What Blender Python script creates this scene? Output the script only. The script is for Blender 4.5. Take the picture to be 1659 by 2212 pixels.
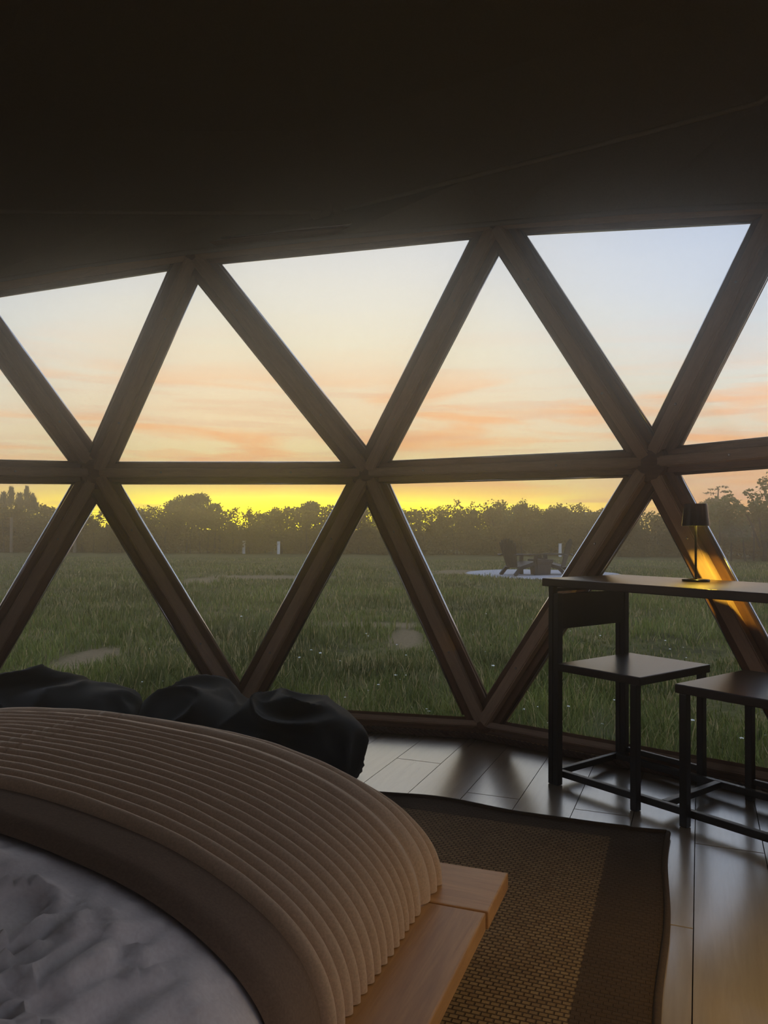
import bpy, bmesh, math, random
import numpy as np
from mathutils import Vector, Matrix, noise

for o in list(bpy.data.objects):
    bpy.data.objects.remove(o)
S = bpy.context.scene
COL = S.collection
random.seed(7)
RNG = np.random.default_rng(11)

# ------------------------------------------------------------------ camera
cam_d = bpy.data.cameras.new('camera')
cam = bpy.data.objects.new('camera', cam_d)
COL.objects.link(cam)
cam_d.sensor_fit = 'VERTICAL'
cam_d.sensor_height = 24.0
cam_d.lens = 1708.0 / 2212.0 * 24.0
cam_d.clip_start = 0.02
cam_d.clip_end = 600
cam.matrix_world = (Matrix.Translation((0, 0, 0.95)) @ Matrix.Rotation(math.radians(91.3), 4, 'X')
                    @ Matrix.Rotation(math.radians(0.4), 4, 'Z'))
S.camera = cam
S.view_settings.view_transform = 'Standard'
S.view_settings.look = 'None'
S.view_settings.gamma = 1.0
S.view_settings.use_curve_mapping = False
S.view_settings.exposure = 0.0
S.cycles.max_bounces = 5
S.cycles.diffuse_bounces = 3
S.cycles.glossy_bounces = 3
S.cycles.transmission_bounces = 3
S.cycles.transparent_max_bounces = 10
S.cycles.volume_bounces = 0
S.cycles.adaptive_threshold = 0.08
S.cycles.caustics_reflective = False
S.cycles.caustics_refractive = False


def lin(r, g, b, k=1.0):
    f = lambda c: (c / 12.92 if c <= 0.04045 else ((c + 0.055) / 1.055) ** 2.4)
    return (f(r / 255) * k, f(g / 255) * k, f(b / 255) * k, 1)


# ------------------------------------------------------------------ node helper
class NT:
    def __init__(self, tree):
        self.t = tree
        self.n = tree.nodes
        self.l = tree.links

    def new(self, kind, **kw):
        nd = self.n.new(kind)
        for k, v in kw.items():
            setattr(nd, k, v)
        return nd

    def put(self, sock, v):
        if v is None:
            return
        if isinstance(v, bpy.types.NodeSocket):
            self.l.new(v, sock)
        else:
            sock.default_value = v

    def math(self, op, a, b=None, c=None, clamp=False):
        m = self.new('ShaderNodeMath', operation=op, use_clamp=clamp)
        for i, v in enumerate((a, b, c)):
            self.put(m.inputs[i], v)
        return m.outputs[0]

    def mix(self, fac, a, b, blend='MIX'):
        m = self.new('ShaderNodeMix', data_type='RGBA', blend_type=blend)
        self.put(m.inputs[0], fac)
        self.put(m.inputs[6], a)
        self.put(m.inputs[7], b)
        return m.outputs[2]

    def ramp(self, fac, stops, interp='LINEAR'):
        r = self.new('ShaderNodeValToRGB')
        r.color_ramp.interpolation = interp
        el = r.color_ramp.elements
        while len(el) > 1:
            el.remove(el[-1])
        el[0].position = stops[0][0]
        el[0].color = stops[0][1]
        for p, c in stops[1:]:
            e = el.new(p)
            e.color = c
        self.put(r.inputs[0], fac)
        return r.outputs[0]

    def noise(self, vec, scale, detail=3, rough=0.5, dist=0.0):
        n_ = self.new('ShaderNodeTexNoise')
        if vec is not None:
            self.l.new(vec, n_.inputs['Vector'])
        n_.inputs['Scale'].default_value = scale
        n_.inputs['Detail'].default_value = detail
        n_.inputs['Roughness'].default_value = rough
        n_.inputs['Distortion'].default_value = dist
        return n_.outputs[0]

    def mapping(self, vec, scale=(1, 1, 1), rot=(0, 0, 0), loc=(0, 0, 0)):
        m = self.new('ShaderNodeMapping')
        self.l.new(vec, m.inputs[0])
        m.inputs['Location'].default_value = loc
        m.inputs['Rotation'].default_value = rot
        m.inputs['Scale'].default_value = scale
        return m.outputs[0]


def g3(v):
    return (v, v, v, 1)


# ------------------------------------------------------------------ world: sunset sky
world = bpy.data.worlds.new('World')
S.world = world
world.use_nodes = True
world.cycles.sampling_method = 'MANUAL'
world.cycles.sample_map_resolution = 1024
W = NT(world.node_tree)
W.n.clear()
tc = W.new('ShaderNodeTexCoord')
sep = W.new('ShaderNodeSeparateXYZ')
W.l.new(tc.outputs['Generated'], sep.inputs[0])
dx, dy, dz = sep.outputs
el = W.math('MAXIMUM', dz, 0.0)
az = W.math('ARCTAN2', dx, dy)                       # 0 straight out of the window, + to the right
azs = W.math('ADD', az, 0.09)                        # measured from the place where the sun went down
aabs = W.math('ABSOLUTE', azs)
# thin streaky cloud
cl_v = W.mapping(tc.outputs['Generated'], scale=(2.2, 2.2, 22.0))
cl1 = W.noise(cl_v, 1.35, 5, 0.55, 0.6)
cl_v2 = W.mapping(tc.outputs['Generated'], scale=(3.0, 3.0, 60.0), loc=(3.1, 0.4, 0.2))
cl2 = W.noise(cl_v2, 1.6, 4, 0.55, 0.3)
elw = W.math('ADD', el, W.math('MULTIPLY', W.math('SUBTRACT', cl1, 0.5), 0.03))
sun_side = W.ramp(elw, [
    (0.0, lin(255, 205, 60)), (0.022, lin(255, 226, 70)), (0.04, lin(254, 226, 112)), (0.065, lin(253, 226, 140)),
    (0.095, lin(251, 219, 152)), (0.13, lin(247, 213, 164)), (0.17, lin(240, 215, 176)),
    (0.22, lin(233, 219, 188)), (0.27, lin(225, 217, 199)), (0.33, lin(215, 212, 207)), (0.42, lin(202, 204, 209)),
    (0.62, lin(184, 194, 212)), (1.0, lin(170, 184, 210))])
flank = W.ramp(elw, [
    (0.0, lin(240, 160, 124)), (0.03, lin(247, 172, 126)), (0.06, lin(244, 192, 146)), (0.10, lin(234, 208, 168)),
    (0.15, lin(220, 212, 188)), (0.21, lin(209, 211, 206)), (0.28, lin(195, 202, 213)), (0.36, lin(182, 193, 213)),
    (0.62, lin(176, 189, 212)), (1.0, lin(170, 184, 210))])
back = W.ramp(elw, [
    (0.0, lin(164, 156, 168)), (0.12, lin(176, 168, 182)), (0.3, lin(168, 178, 200)), (0.62, lin(168, 182, 208)),
    (1.0, lin(170, 184, 210))])
m_flank = W.new('ShaderNodeMapRange', interpolation_type='SMOOTHSTEP')
W.l.new(aabs, m_flank.inputs[0])
m_flank.inputs[1].default_value = 0.08
m_flank.inputs[2].default_value = 0.55
m_back = W.new('ShaderNodeMapRange', interpolation_type='SMOOTHSTEP')
W.l.new(aabs, m_back.inputs[0])
m_back.inputs[1].default_value = 0.6
m_back.inputs[2].default_value = 2.2
sky = W.mix(m_flank.outputs[0], sun_side, flank)
sky = W.mix(m_back.outputs[0], sky, back)
# salmon streaks low in the west
band = W.ramp(el, [(0.0, g3(0.0)), (0.03, g3(0.6)), (0.09, g3(0.95)), (0.15, g3(0.75)), (0.20, g3(0.15)), (0.26, g3(0.0))])
streak = W.ramp(cl1, [(0.0, g3(0)), (0.46, g3(0)), (0.60, g3(1)), (1.0, g3(1))])
west = W.math('SUBTRACT', 1.0, m_back.outputs[0], clamp=True)
f1 = W.math('MULTIPLY', W.math('MULTIPLY', band, streak), west)
sky = W.mix(W.math('MULTIPLY', f1, 1.0), sky, lin(255, 174, 108))
streak2 = W.ramp(cl2, [(0.0, g3(0)), (0.52, g3(0)), (0.64, g3(1)), (1.0, g3(1))])
band2 = W.ramp(el, [(0.0, g3(0.25)), (0.03, g3(0.6)), (0.10, g3(0.6)), (0.17, g3(0.4)), (0.22, g3(0.0))])
f2 = W.math('MULTIPLY', W.math('MULTIPLY', band2, streak2), west)
sky = W.mix(W.math('MULTIPLY', f2, 0.6), sky, lin(224, 160, 124))
# afterglow where the sun set
ga = W.math('POWER', W.math('DIVIDE', azs, 0.30), 2.0)
ge = W.math('POWER', W.math('DIVIDE', W.math('SUBTRACT', el, 0.014), 0.026), 2.0)
glow = W.math('EXPONENT', W.math('MULTIPLY', W.math('ADD', ga, ge), -1.0))
front = W.math('GREATER_THAN', dy, 0.0)
glow = W.math('MULTIPLY', glow, front)
gl2 = W.math('MULTIPLY', glow, W.math('SUBTRACT', 1.0, W.math('MULTIPLY', streak2, 0.55)))
sky = W.mix(W.math('MULTIPLY', gl2, 1.0, clamp=True), sky, (3.6, 2.6, 0.03, 1))
# below the horizon: the same dim land all round
belo = W.math('LESS_THAN', dz, -0.002)
sky = W.mix(belo, sky, lin(58, 60, 40))
bg = W.new('ShaderNodeBackground')
W.l.new(sky, bg.inputs[0])
bg.inputs[1].default_value = 1.43
wo = W.new('ShaderNodeOutputWorld')
W.l.new(bg.outputs[0], wo.inputs[0])


# ------------------------------------------------------------------ materials
MATS = {}


def mat(name, color=(0.5, 0.5, 0.5, 1), rough=0.6, metal=0.0, spec=0.5, build=None, **kw):
    if name in MATS:
        return MATS[name]
    m = bpy.data.materials.new(name)
    m.use_nodes = True
    N = NT(m.node_tree)
    b = N.n['Principled BSDF']
    b.inputs['Base Color'].default_value = color
    b.inputs['Roughness'].default_value = rough
    b.inputs['Metallic'].default_value = metal
    b.inputs['Specular IOR Level'].default_value = spec
    for k, v in kw.items():
        b.inputs[k].default_value = v
    if build:
        build(N, b)
    MATS[name] = m
    return m


def bump(N, b, h, strength=0.3, dist=0.01):
    bp = N.new('ShaderNodeBump')
    bp.inputs['Strength'].default_value = strength
    bp.inputs['Distance'].default_value = dist
    N.l.new(h, bp.inputs['Height'])
    N.l.new(bp.outputs[0], b.inputs['Normal'])


def wood(c1, c2, axis_scale=(1, 14, 14), scale=3.0, bstr=0.15, per_obj=0.25, detail=5):
    def f(N, b):
        t = N.new('ShaderNodeTexCoord')
        oi = N.new('ShaderNodeObjectInfo')
        off = N.new('ShaderNodeVectorMath', operation='SCALE')
        cmb = N.new('ShaderNodeCombineXYZ')
        for i in range(3):
            N.l.new(oi.outputs['Random'], cmb.inputs[i])
        N.l.new(cmb.outputs[0], off.inputs[0])
        off.inputs['Scale'].default_value = 37.0
        add = N.new('ShaderNodeVectorMath', operation='ADD')
        N.l.new(t.outputs['Object'], add.inputs[0])
        N.l.new(off.outputs[0], add.inputs[1])
        v = N.mapping(add.outputs[0], scale=axis_scale)
        n1 = N.noise(v, scale, detail, 0.6, 0.8)
        v2 = N.mapping(add.outputs[0], scale=tuple(a * 4 for a in axis_scale))
        n2 = N.noise(v2, scale, 3, 0.6)
        fac = N.math('ADD', N.math('MULTIPLY', n1, 0.7), N.math('MULTIPLY', n2, 0.3))
        col = N.ramp(fac, [(0.3, c1), (0.5, tuple((a + c) / 2 for a, c in zip(c1, c2))), (0.7, c2)])
        k = N.math('ADD', 1.0 - per_obj / 2, N.math('MULTIPLY', oi.outputs['Random'], per_obj))
        sc = N.new('ShaderNodeVectorMath', operation='SCALE')
        N.l.new(col, sc.inputs[0])
        N.l.new(k, sc.inputs['Scale'])
        N.l.new(sc.outputs[0], b.inputs['Base Color'])
        bump(N, b, fac, bstr, 0.004)
    return f


def speck(c1, c2, scale=20, bstr=0.2, bd=0.005, detail=5, lo=0.35, hi=0.65):
    def f(N, b):
        t = N.new('ShaderNodeTexCoord')
        n1 = N.noise(t.outputs['Object'], scale, detail, 0.6)
        N.l.new(N.ramp(n1, [(lo, c1), (hi, c2)]), b.inputs['Base Color'])
        bump(N, b, n1, bstr, bd)
    return f


def leafmat(name, c1, c2, scale, trans=0.35, rough=0.55):
    """leaf: diffuse + translucent with colour varying in space"""
    m = bpy.data.materials.new(name)
    m.use_nodes = True
    N = NT(m.node_tree)
    b = N.n['Principled BSDF']
    out = N.n['Material Output']
    t = N.new('ShaderNodeTexCoord')
    n1 = N.noise(t.outputs['Object'], scale, 3, 0.6)
    col = N.ramp(n1, [(0.3, c1), (0.7, c2)])
    N.l.new(col, b.inputs['Base Color'])
    b.inputs['Roughness'].default_value = rough
    b.inputs['Specular IOR Level'].default_value = 0.25
    tr = N.new('ShaderNodeBsdfTranslucent')
    N.l.new(N.mix(0.5, col, (0.35, 0.30, 0.06, 1)), tr.inputs[0])
    ms = N.new('ShaderNodeMixShader')
    ms.inputs[0].default_value = trans
    N.l.new(b.outputs[0], ms.inputs[1])
    N.l.new(tr.outputs[0], ms.inputs[2])
    N.l.new(ms.outputs[0], out.inputs[0])
    MATS[name] = m
    return m


def attr_leaf(name, trans=0.3):
    m = bpy.data.materials.new(name)
    m.use_nodes = True
    N = NT(m.node_tree)
    b = N.n['Principled BSDF']
    out = N.n['Material Output']
    a = N.new('ShaderNodeAttribute')
    a.attribute_name = 'Col'
    N.l.new(a.outputs['Color'], b.inputs['Base Color'])
    b.inputs['Roughness'].default_value = 0.6
    b.inputs['Specular IOR Level'].default_value = 0.2
    tr = N.new('ShaderNodeBsdfTranslucent')
    N.l.new(a.outputs['Color'], tr.inputs[0])
    ms = N.new('ShaderNodeMixShader')
    ms.inputs[0].default_value = trans
    N.l.new(b.outputs[0], ms.inputs[1])
    N.l.new(tr.outputs[0], ms.inputs[2])
    N.l.new(ms.outputs[0], out.inputs[0])
    MATS[name] = m
    return m


M_STRUT = mat('strut_wood', rough=0.5, spec=0.4, build=wood(lin(116, 80, 56), lin(160, 118, 84), (3, 22, 22), 2.2, 0.12))
M_BATTEN = mat('batten_wood', rough=0.45, spec=0.45, build=wood(lin(200, 164, 130), lin(230, 198, 164), (3, 22, 22), 2.2, 0.1))
M_SILL = mat('sill_wood', rough=0.4, build=wood(lin(190, 152, 112), lin(216, 180, 140), (2, 18, 18), 2.2, 0.1))
M_ALU = mat('aluminium', (0.85, 0.86, 0.88, 1), 0.18, 1.0)
M_SCREW = mat('screw_metal', (0.55, 0.52, 0.48, 1), 0.35, 1.0)
M_FLOOR = mat('floor_laminate', rough=0.27, spec=0.85, build=wood(lin(174, 150, 118), lin(196, 172, 140), (14, 1.0, 14), 2.6, 0.05, 0.12))
_b = M_FLOOR.node_tree.nodes['Principled BSDF']
_b.inputs['Coat Weight'].default_value = 1.0
_b.inputs['Coat IOR'].default_value = 2.8
_b.inputs['Coat Roughness'].default_value = .2
M_SUB = mat('subfloor', lin(40, 30, 22), 0.9)
M_BEDW = mat('oak', rough=0.38, spec=0.45, build=wood(lin(150, 104, 60), lin(196, 146, 92), (16, 1.2, 16), 2.4, 0.08, 0.12))
M_BEDX = mat('oak_cross', rough=0.38, spec=0.45, build=wood(lin(158, 108, 62), lin(204, 152, 96), (1.2, 16, 16), 2.4, 0.08, 0.12))
M_BLACK = mat('black_steel', lin(22, 20, 19), 0.42, 0.0, 0.5)
M_TOP = mat('dark_laminate', rough=0.30, spec=0.55, build=wood(lin(30, 23, 19), lin(44, 34, 28), (1.5, 20, 20), 2.5, 0.03, 0.1))
M_SHADE = mat('lamp_metal', lin(34, 36, 36), 0.22, 0.85)
M_BAG = mat('black_cotton', rough=0.75, spec=0.3, build=speck(lin(9, 9, 9), lin(14, 13, 13), 60, 0.15, 0.002))
M_BAG.node_tree.nodes['Principled BSDF'].inputs['Sheen Weight'].default_value = 0.06
M_SHEET = mat('grey_linen', rough=0.85, spec=0.15, build=speck(lin(222, 208, 200), lin(232, 220, 212), 140, 0.1, 0.001))
M_THROW = mat('ribbed_throw', rough=0.9, spec=0.1, build=speck(lin(186, 156, 126), lin(208, 176, 144), 220, 0.25, 0.001))
M_THROW.node_tree.nodes['Principled BSDF'].inputs['Sheen Weight'].default_value = 1.0
M_THROW.node_tree.nodes['Principled BSDF'].inputs['Sheen Roughness'].default_value = .35
M_THROW.node_tree.nodes['Principled BSDF'].inputs['Sheen Tint'].default_value = (1.0, .88, .72, 1)
M_TBORD = mat('throw_border', rough=0.9, spec=0.1, build=speck(lin(118, 96, 78), lin(136, 112, 92), 220, 0.2, 0.001))
M_ROPE = mat('brown_rope', rough=0.85, build=speck(lin(92, 66, 50), lin(126, 96, 74), 120, 0.3, 0.002))
M_CANVAS = mat('canvas_lining', rough=0.9, spec=0.12, build=speck(lin(176, 170, 162), lin(188, 182, 174), 200, 0.15, 0.0008))
M_SEAM = mat('seam_tape', rough=0.85, spec=0.15, build=speck(lin(206, 200, 192), lin(216, 210, 202), 200, 0.15, 0.0008))
M_WALLC = mat('wall_canvas', rough=0.9, spec=0.12, build=speck(lin(150, 144, 134), lin(164, 158, 148), 200, 0.15, 0.0008))
M_RES = mat('dark_plastic', lin(48, 44, 43), 0.5)
M_STONE = mat('fire_pit_stone', rough=0.85, build=speck(lin(58, 52, 50), lin(84, 76, 72), 14, 0.3, 0.01))
M_GRAVEL = mat('pale_gravel', rough=0.9, build=speck(lin(150, 148, 150), lin(206, 204, 206), 30, 0.8, 0.03))
M_POST = mat('weathered_post', rough=0.85, build=wood(lin(104, 92, 74), lin(150, 134, 108), (12, 12, 1), 3, 0.3))
M_WHITE = mat('white_paint', lin(225, 224, 216), 0.6)
M_WIRE = mat('wire', lin(70, 66, 60), 0.5, 0.6)
M_BARK = mat('bark', rough=0.9, build=speck(lin(62, 50, 38), lin(96, 80, 62), 12, 0.5, 0.02))
M_PLASTER = mat('far_plaster', lin(96, 90, 88), 0.9)
M_ROOF = mat('far_roof', lin(70, 58, 54), 0.9)
M_WINF = mat('far_glass', lin(30, 34, 40), 0.1)


def m_rug(N, b):
    t = N.new('ShaderNodeTexCoord')
    s = N.new('ShaderNodeSeparateXYZ')
    N.l.new(t.outputs['Object'], s.inputs[0])
    x, y, z = s.outputs
    # basket-weave cells
    ck = N.new('ShaderNodeTexBrick')
    N.l.new(t.outputs['Object'], ck.inputs['Vector'])
    ck.inputs['Scale'].default_value = 1.0
    ck.inputs['Brick Width'].default_value = 0.019
    ck.inputs['Row Height'].default_value = 0.0135
    ck.inputs['Mortar Size'].default_value = 0.0022
    ck.inputs['Mortar Smooth'].default_value = 0.6
    ck.inputs['Color1'].default_value = lin(156, 126, 88)
    ck.inputs['Color2'].default_value = lin(136, 106, 72)
    ck.inputs['Mortar'].default_value = lin(88, 66, 44)
    n1 = N.noise(t.outputs['Object'], 9, 4, 0.6)
    n2 = N.noise(N.mapping(t.outputs['Object'], scale=(6, 120, 1)), 1.0, 2, 0.5)
    tone = N.math('ADD', 0.62, N.math('MULTIPLY', N.math('ADD', n1, n2), 0.38))
    # woven-in darker margin (rug is drawn with its far right corner at the origin)
    bx = N.math('GREATER_THAN', x, -0.16)
    by = N.math('GREATER_THAN', y, -0.10)
    bor = N.math('MAXIMUM', bx, by)
    dark = N.mix(bor, ck.outputs[0], N.mix(n2, lin(74, 56, 38), lin(92, 70, 48)))
    sc = N.new('ShaderNodeVectorMath', operation='SCALE')
    N.l.new(dark, sc.inputs[0])
    N.l.new(tone, sc.inputs['Scale'])
    N.l.new(sc.outputs[0], b.inputs['Base Color'])
    h = N.math('SUBTRACT', N.math('MULTIPLY', n2, 0.4), N.math('MULTIPLY', ck.outputs['Fac'], 1.0))
    bump(N, b, h, 0.9, 0.006)


M_RUG = mat('woven_jute', rough=0.85, spec=0.2, build=m_rug)
M_RUGE = mat('rug_binding', rough=0.85, spec=0.2, build=speck(lin(66, 50, 36), lin(90, 70, 50), 120, 0.4, 0.003))


def glass_mat():
    m = bpy.data.materials.new('window_glass')
    m.use_nodes = True
    N = NT(m.node_tree)
    N.n.remove(N.n['Principled BSDF'])
    tr = N.new('ShaderNodeBsdfTransparent')
    tr.inputs[0].default_value = (0.99, 0.995, 0.99, 1)
    gl = N.new('ShaderNodeBsdfGlossy')
    gl.inputs['Roughness'].default_value = 0.015
    fr = N.new('ShaderNodeFresnel')
    fr.inputs['IOR'].default_value = 1.45
    ms = N.new('ShaderNodeMixShader')
    N.l.new(fr.outputs[0], ms.inputs[0])
    N.l.new(tr.outputs[0], ms.inputs[1])
    N.l.new(gl.outputs[0], ms.inputs[2])
    N.l.new(ms.outputs[0], N.n['Material Output'].inputs[0])
    return m


M_GLASS = glass_mat()


def emit_mat(name, col, st):
    m = bpy.data.materials.new(name)
    m.use_nodes = True
    N = NT(m.node_tree)
    N.n.remove(N.n['Principled BSDF'])
    e = N.new('ShaderNodeEmission')
    e.inputs[0].default_value = col
    e.inputs[1].default_value = st
    N.l.new(e.outputs[0], N.n['Material Output'].inputs[0])
    return m


M_LED = emit_mat('warm_led', (1.0, 0.62, 0.10, 1), 9.0)


# ------------------------------------------------------------------ mesh helpers
def tag(o, label=None, cat=None, group=None, kind=None):
    if label:
        o['label'] = label
    if cat:
        o['category'] = cat
    if group:
        o['group'] = group
    if kind:
        o['kind'] = kind
    return o


def link(name, me, m=None, parent=None, smooth=False):
    o = bpy.data.objects.new(name, me)
    COL.objects.link(o)
    if m and not me.materials:
        me.materials.append(m)
    if parent:
        o.parent = parent
    if smooth:
        me.polygons.foreach_set('use_smooth', [True] * len(me.polygons))
    return o


def pymesh(name, v, f, m=None, parent=None, smooth=False):
    me = bpy.data.meshes.new(name)
    me.from_pydata([tuple(a) for a in v], [], f)
    me.update()
    return link(name, me, m, parent, smooth)


def bmobj(name, bm, m=None, parent=None, smooth=False):
    me = bpy.data.meshes.new(name)
    bm.normal_update()
    bm.to_mesh(me)
    bm.free()
    return link(name, me, m, parent, smooth)


def empty(name, loc=(0, 0, 0), rz=0.0):
    o = bpy.data.objects.new(name, None)
    o.empty_display_size = 0.1
    o.location = loc
    o.rotation_euler = (0, 0, rz)
    COL.objects.link(o)
    return o


def add_box(bm, lo, hi, bev=0.0, M=None):
    r = bmesh.ops.create_cube(bm, size=1.0)
    vs = r['verts']
    for v in vs:
        v.co = Vector([lo[i] + (v.co[i] + 0.5) * (hi[i] - lo[i]) for i in range(3)])
    if bev > 0:
        es = list({e for v in vs for e in v.link_edges})
        rb = bmesh.ops.bevel(bm, geom=es, offset=bev, segments=2, affect='EDGES', profile=0.6)
        vs = list({v for f in rb['faces'] for v in f.verts} | {v for v in vs if v.is_valid})
    if M is not None:
        for v in vs:
            v.co = M @ v.co
    return vs


def box(name, lo, hi, m, parent=None, bev=0.0):
    bm = bmesh.new()
    add_box(bm, lo, hi, bev)
    return bmobj(name, bm, m, parent)


def lathe(bm, prof, seg=32, M=None):
    rings = []
    for r, z in prof:
        ring = []
        for i in range(seg):
            a = 2 * math.pi * i / seg
            p = Vector((r * math.cos(a), r * math.sin(a), z))
            ring.append(bm.verts.new(M @ p if M is not None else p))
        rings.append(ring)
    for a, b in zip(rings, rings[1:]):
        for i in range(seg):
            bm.faces.new((a[i], a[(i + 1) % seg], b[(i + 1) % seg], b[i]))
    return rings


def cap(bm, ring, flip=False):
    bm.faces.new(list(reversed(ring)) if flip else ring)


def tube_pts(bm, pts, r, seg=8, closed_ends=True):
    """tube along a list of Vectors (radius number or list)"""
    n = len(pts)
    rings = []
    up = Vector((0, 0, 1))
    prev = None
    for i, p in enumerate(pts):
        d = (pts[min(i + 1, n - 1)] - pts[max(i - 1, 0)]).normalized()
        if prev is None:
            a = d.cross(up if abs(d.z) < 0.95 else Vector((1, 0, 0))).normalized()
        else:
            a = (prev - d * prev.dot(d)).normalized()
        prev = a
        b = d.cross(a)
        rr = r[i] if isinstance(r, (list, tuple)) else r
        rings.append([bm.verts.new(p + (a * math.cos(t) + b * math.sin(t)) * rr)
                      for t in [2 * math.pi * k / seg for k in range(seg)]])
    for a, b in zip(rings, rings[1:]):
        for i in range(seg):
            bm.faces.new((a[i], a[(i + 1) % seg], b[(i + 1) % seg], b[i]))
    if closed_ends:
        bm.faces.new(list(reversed(rings[0])))
        bm.faces.new(rings[-1])


def V(*a):
    return Vector(a)


# ================================================================== THE DOME
CEN = V(-0.5, 1.75, 1.2)
NB = [V(-2.55, .10, .035), V(-3.05, 1.35, .035), V(-2.90, 2.55, .035), V(-2.033, 3.75, .035), V(-0.71, 3.977, .035), V(0.479, 3.714, .035), V(1.589, 2.836, .035),
      V(2.06, 1.62, .035), V(1.98, .42, .035), V(1.30, -.42, .035), V(.15, -.88, .035)]
MB = [V(-2.97, .72, 1.22), V(-3.14, 1.98, 1.2), V(-2.62, 3.30, 1.19), V(-1.459, 4.0, 1.228), V(-0.077, 3.98, 1.236), V(1.092, 3.2, 1.23), V(1.95, 2.1, 1.25), V(2.16, 1.0, 1.25),
      V(1.74, -.02, 1.25), V(.76, -.74, 1.25)]
TB = [V(-2.72, 1.42, 2.12), V(-2.72, 2.72, 2.1), V(-2.051, 3.8, 2.097), V(-0.919, 3.75, 2.264), V(0.484, 3.4, 2.288), V(1.394, 2.75, 2.105), V(1.74, 1.55, 2.13),
      V(1.58, .48, 2.15), V(1.0, -.22, 2.18)]
NBAY = len(MB)  # outermost bays, out of view, are added glazing that lets in fill light
# behind the camera the wall is lined with canvas
BACK_B = [NB[-1], V(-.8, -.95, 0), V(-1.7, -.6, 0), NB[0]]
BACK_M = [MB[-1], V(-.4, -1.0, 1.25), V(-1.9, -.55, 1.25), MB[0]]
BACK_T = [TB[-1], V(-.2, -.6, 2.2), V(-1.6, -.2, 2.2), TB[0]]

wall_front = tag(empty('wall_front'), 'timber lattice wall of triangular windows along the front of the dome', kind='structure')


def inward(mid):
    return (CEN - mid).normalized()


def strut(p, q, w, bat=0.05, trim0=0.0, trim1=0.0, screws=True, offs=0.0, strips=True):
    d = (q - p)
    L = d.length
    d.normalize()
    mid = (p + q) / 2
    n = inward(mid)
    n = (n - d * n.dot(d)).normalized()
    s = n.cross(d)                      # across the strut
    R = Matrix((d, s, n)).transposed().to_4x4()
    R.translation = p
    def mk(name, m, boxes, parent, bev=0.003):
        bm = bmesh.new()
        for lo, hi in boxes:
            add_box(bm, lo, hi, bev)
        o = bmobj(name, bm, m, parent)
        return o
    x0, x1 = trim0, L - trim1
    o = mk('strut', M_STRUT, [((x0, -w / 2, -.035), (x1, w / 2, .025))], wall_front, 0.004)
    o.matrix_world = R
    # cap batten with sloping cheeks
    bm = bmesh.new()
    hb, ht, z0, z1 = bat * .68, bat * .5, .0255, .055
    vv = [bm.verts.new((x, y + offs, z)) for x in (x0 + .03, x1 - .03) for (y, z) in ((-hb, z0), (hb, z0), (ht, z1), (-ht, z1))]
    a, b = vv[:4], vv[4:]
    for i in range(4):
        bm.faces.new((a[i], b[i], b[(i + 1) % 4], a[(i + 1) % 4]))
    bm.faces.new(a)
    bm.faces.new(list(reversed(b)))
    bmesh.ops.recalc_face_normals(bm, faces=bm.faces)
    bmesh.ops.bevel(bm, geom=list(bm.edges), offset=0.004, segments=2, affect='EDGES')
    bo = bmobj('inner_batten', bm, M_BATTEN, o)
    for sgn in ((-1, 1) if strips else ()):
        bm = bmesh.new()
        tube_pts(bm, [V(x0 + .09, sgn * (w / 2 + .0065), .004), V(x1 - .09, sgn * (w / 2 + .0065), .004)], .006, 10)
        g = bmobj('glazing_strip', bm, M_ALU, o, True)
        g['label'] = 'bright aluminium glazing strip'
    if screws:
        bm0 = None
        for fr in (.25, .72):
            bm = bmesh.new()
            r1 = lathe(bm, [(.0055, .0555), (.0055, .057), (.003, .0585)], 8, Matrix.Translation((L * fr, offs, 0)))
            cap(bm, r1[-1])
            cap(bm, r1[0], True)
            bmobj('screw', bm, M_SCREW, o)
    return o


def hub(p, r=.075, th=.05, name='hub'):
    n = inward(p)
    n = V(n.x, n.y, n.z * .3).normalized()
    a = n.cross(V(0, 0, 1)).normalized()
    b = n.cross(a)
    R = Matrix((a, b, n)).transposed().to_4x4()
    R.translation = p
    bm = bmesh.new()
    rg = lathe(bm, [(r, -.04), (r, th - .01), (r * .9, th), (r * .45, th + .012)], 12)
    cap(bm, rg[-1])
    cap(bm, rg[0], True)
    o = bmobj(name, bm, M_STRUT, wall_front)
    o.matrix_world = R
    return o


WS = .128
for i in range(NBAY):
    strut(NB[i], MB[i], WS)
    strut(MB[i], NB[i + 1], WS)
for i in range(NBAY - 1):
    strut(MB[i], TB[i], WS)
    strut(TB[i], MB[i + 1], WS)
    strut(MB[i], MB[i + 1], .092, .036)
for i in range(NBAY - 2):
    strut(TB[i], TB[i + 1], .10, .04, screws=False)
for i in range(NBAY):
    strut(NB[i], NB[i + 1], .07, .024, screws=False, strips=False)
for p in MB:
    hub(p, .085)
for p in TB:
    hub(p, .05, .03)
for p in NB:
    hub(p + V(0, 0, .01), .045, .045)

# glass panes
pane_id = 0


def pane(a, b, c):
    global pane_id
    pane_id += 1
    n = inward((a + b + c) / 3)
    nn = (b - a).cross(c - a).normalized()
    if nn.dot(n) < 0:
        nn = -nn
    v = [p + nn * .004 for p in (a, b, c)] + [p - nn * .004 for p in (a, b, c)]
    o = pymesh('window_%d' % pane_id, v, [(0, 1, 2), (5, 4, 3), (0, 3, 4, 1), (1, 4, 5, 2), (2, 5, 3, 0)], M_GLASS)
    tag(o, kind='structure')
    return o


for i in range(NBAY):
    pane(NB[i], NB[i + 1], MB[i])
    if i < NBAY - 1:
        pane(MB[i], MB[i + 1], NB[i + 1])
        pane(MB[i], MB[i + 1], TB[i])
for i in range(NBAY - 2):
    pane(TB[i], TB[i + 1], MB[i + 1])

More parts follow.
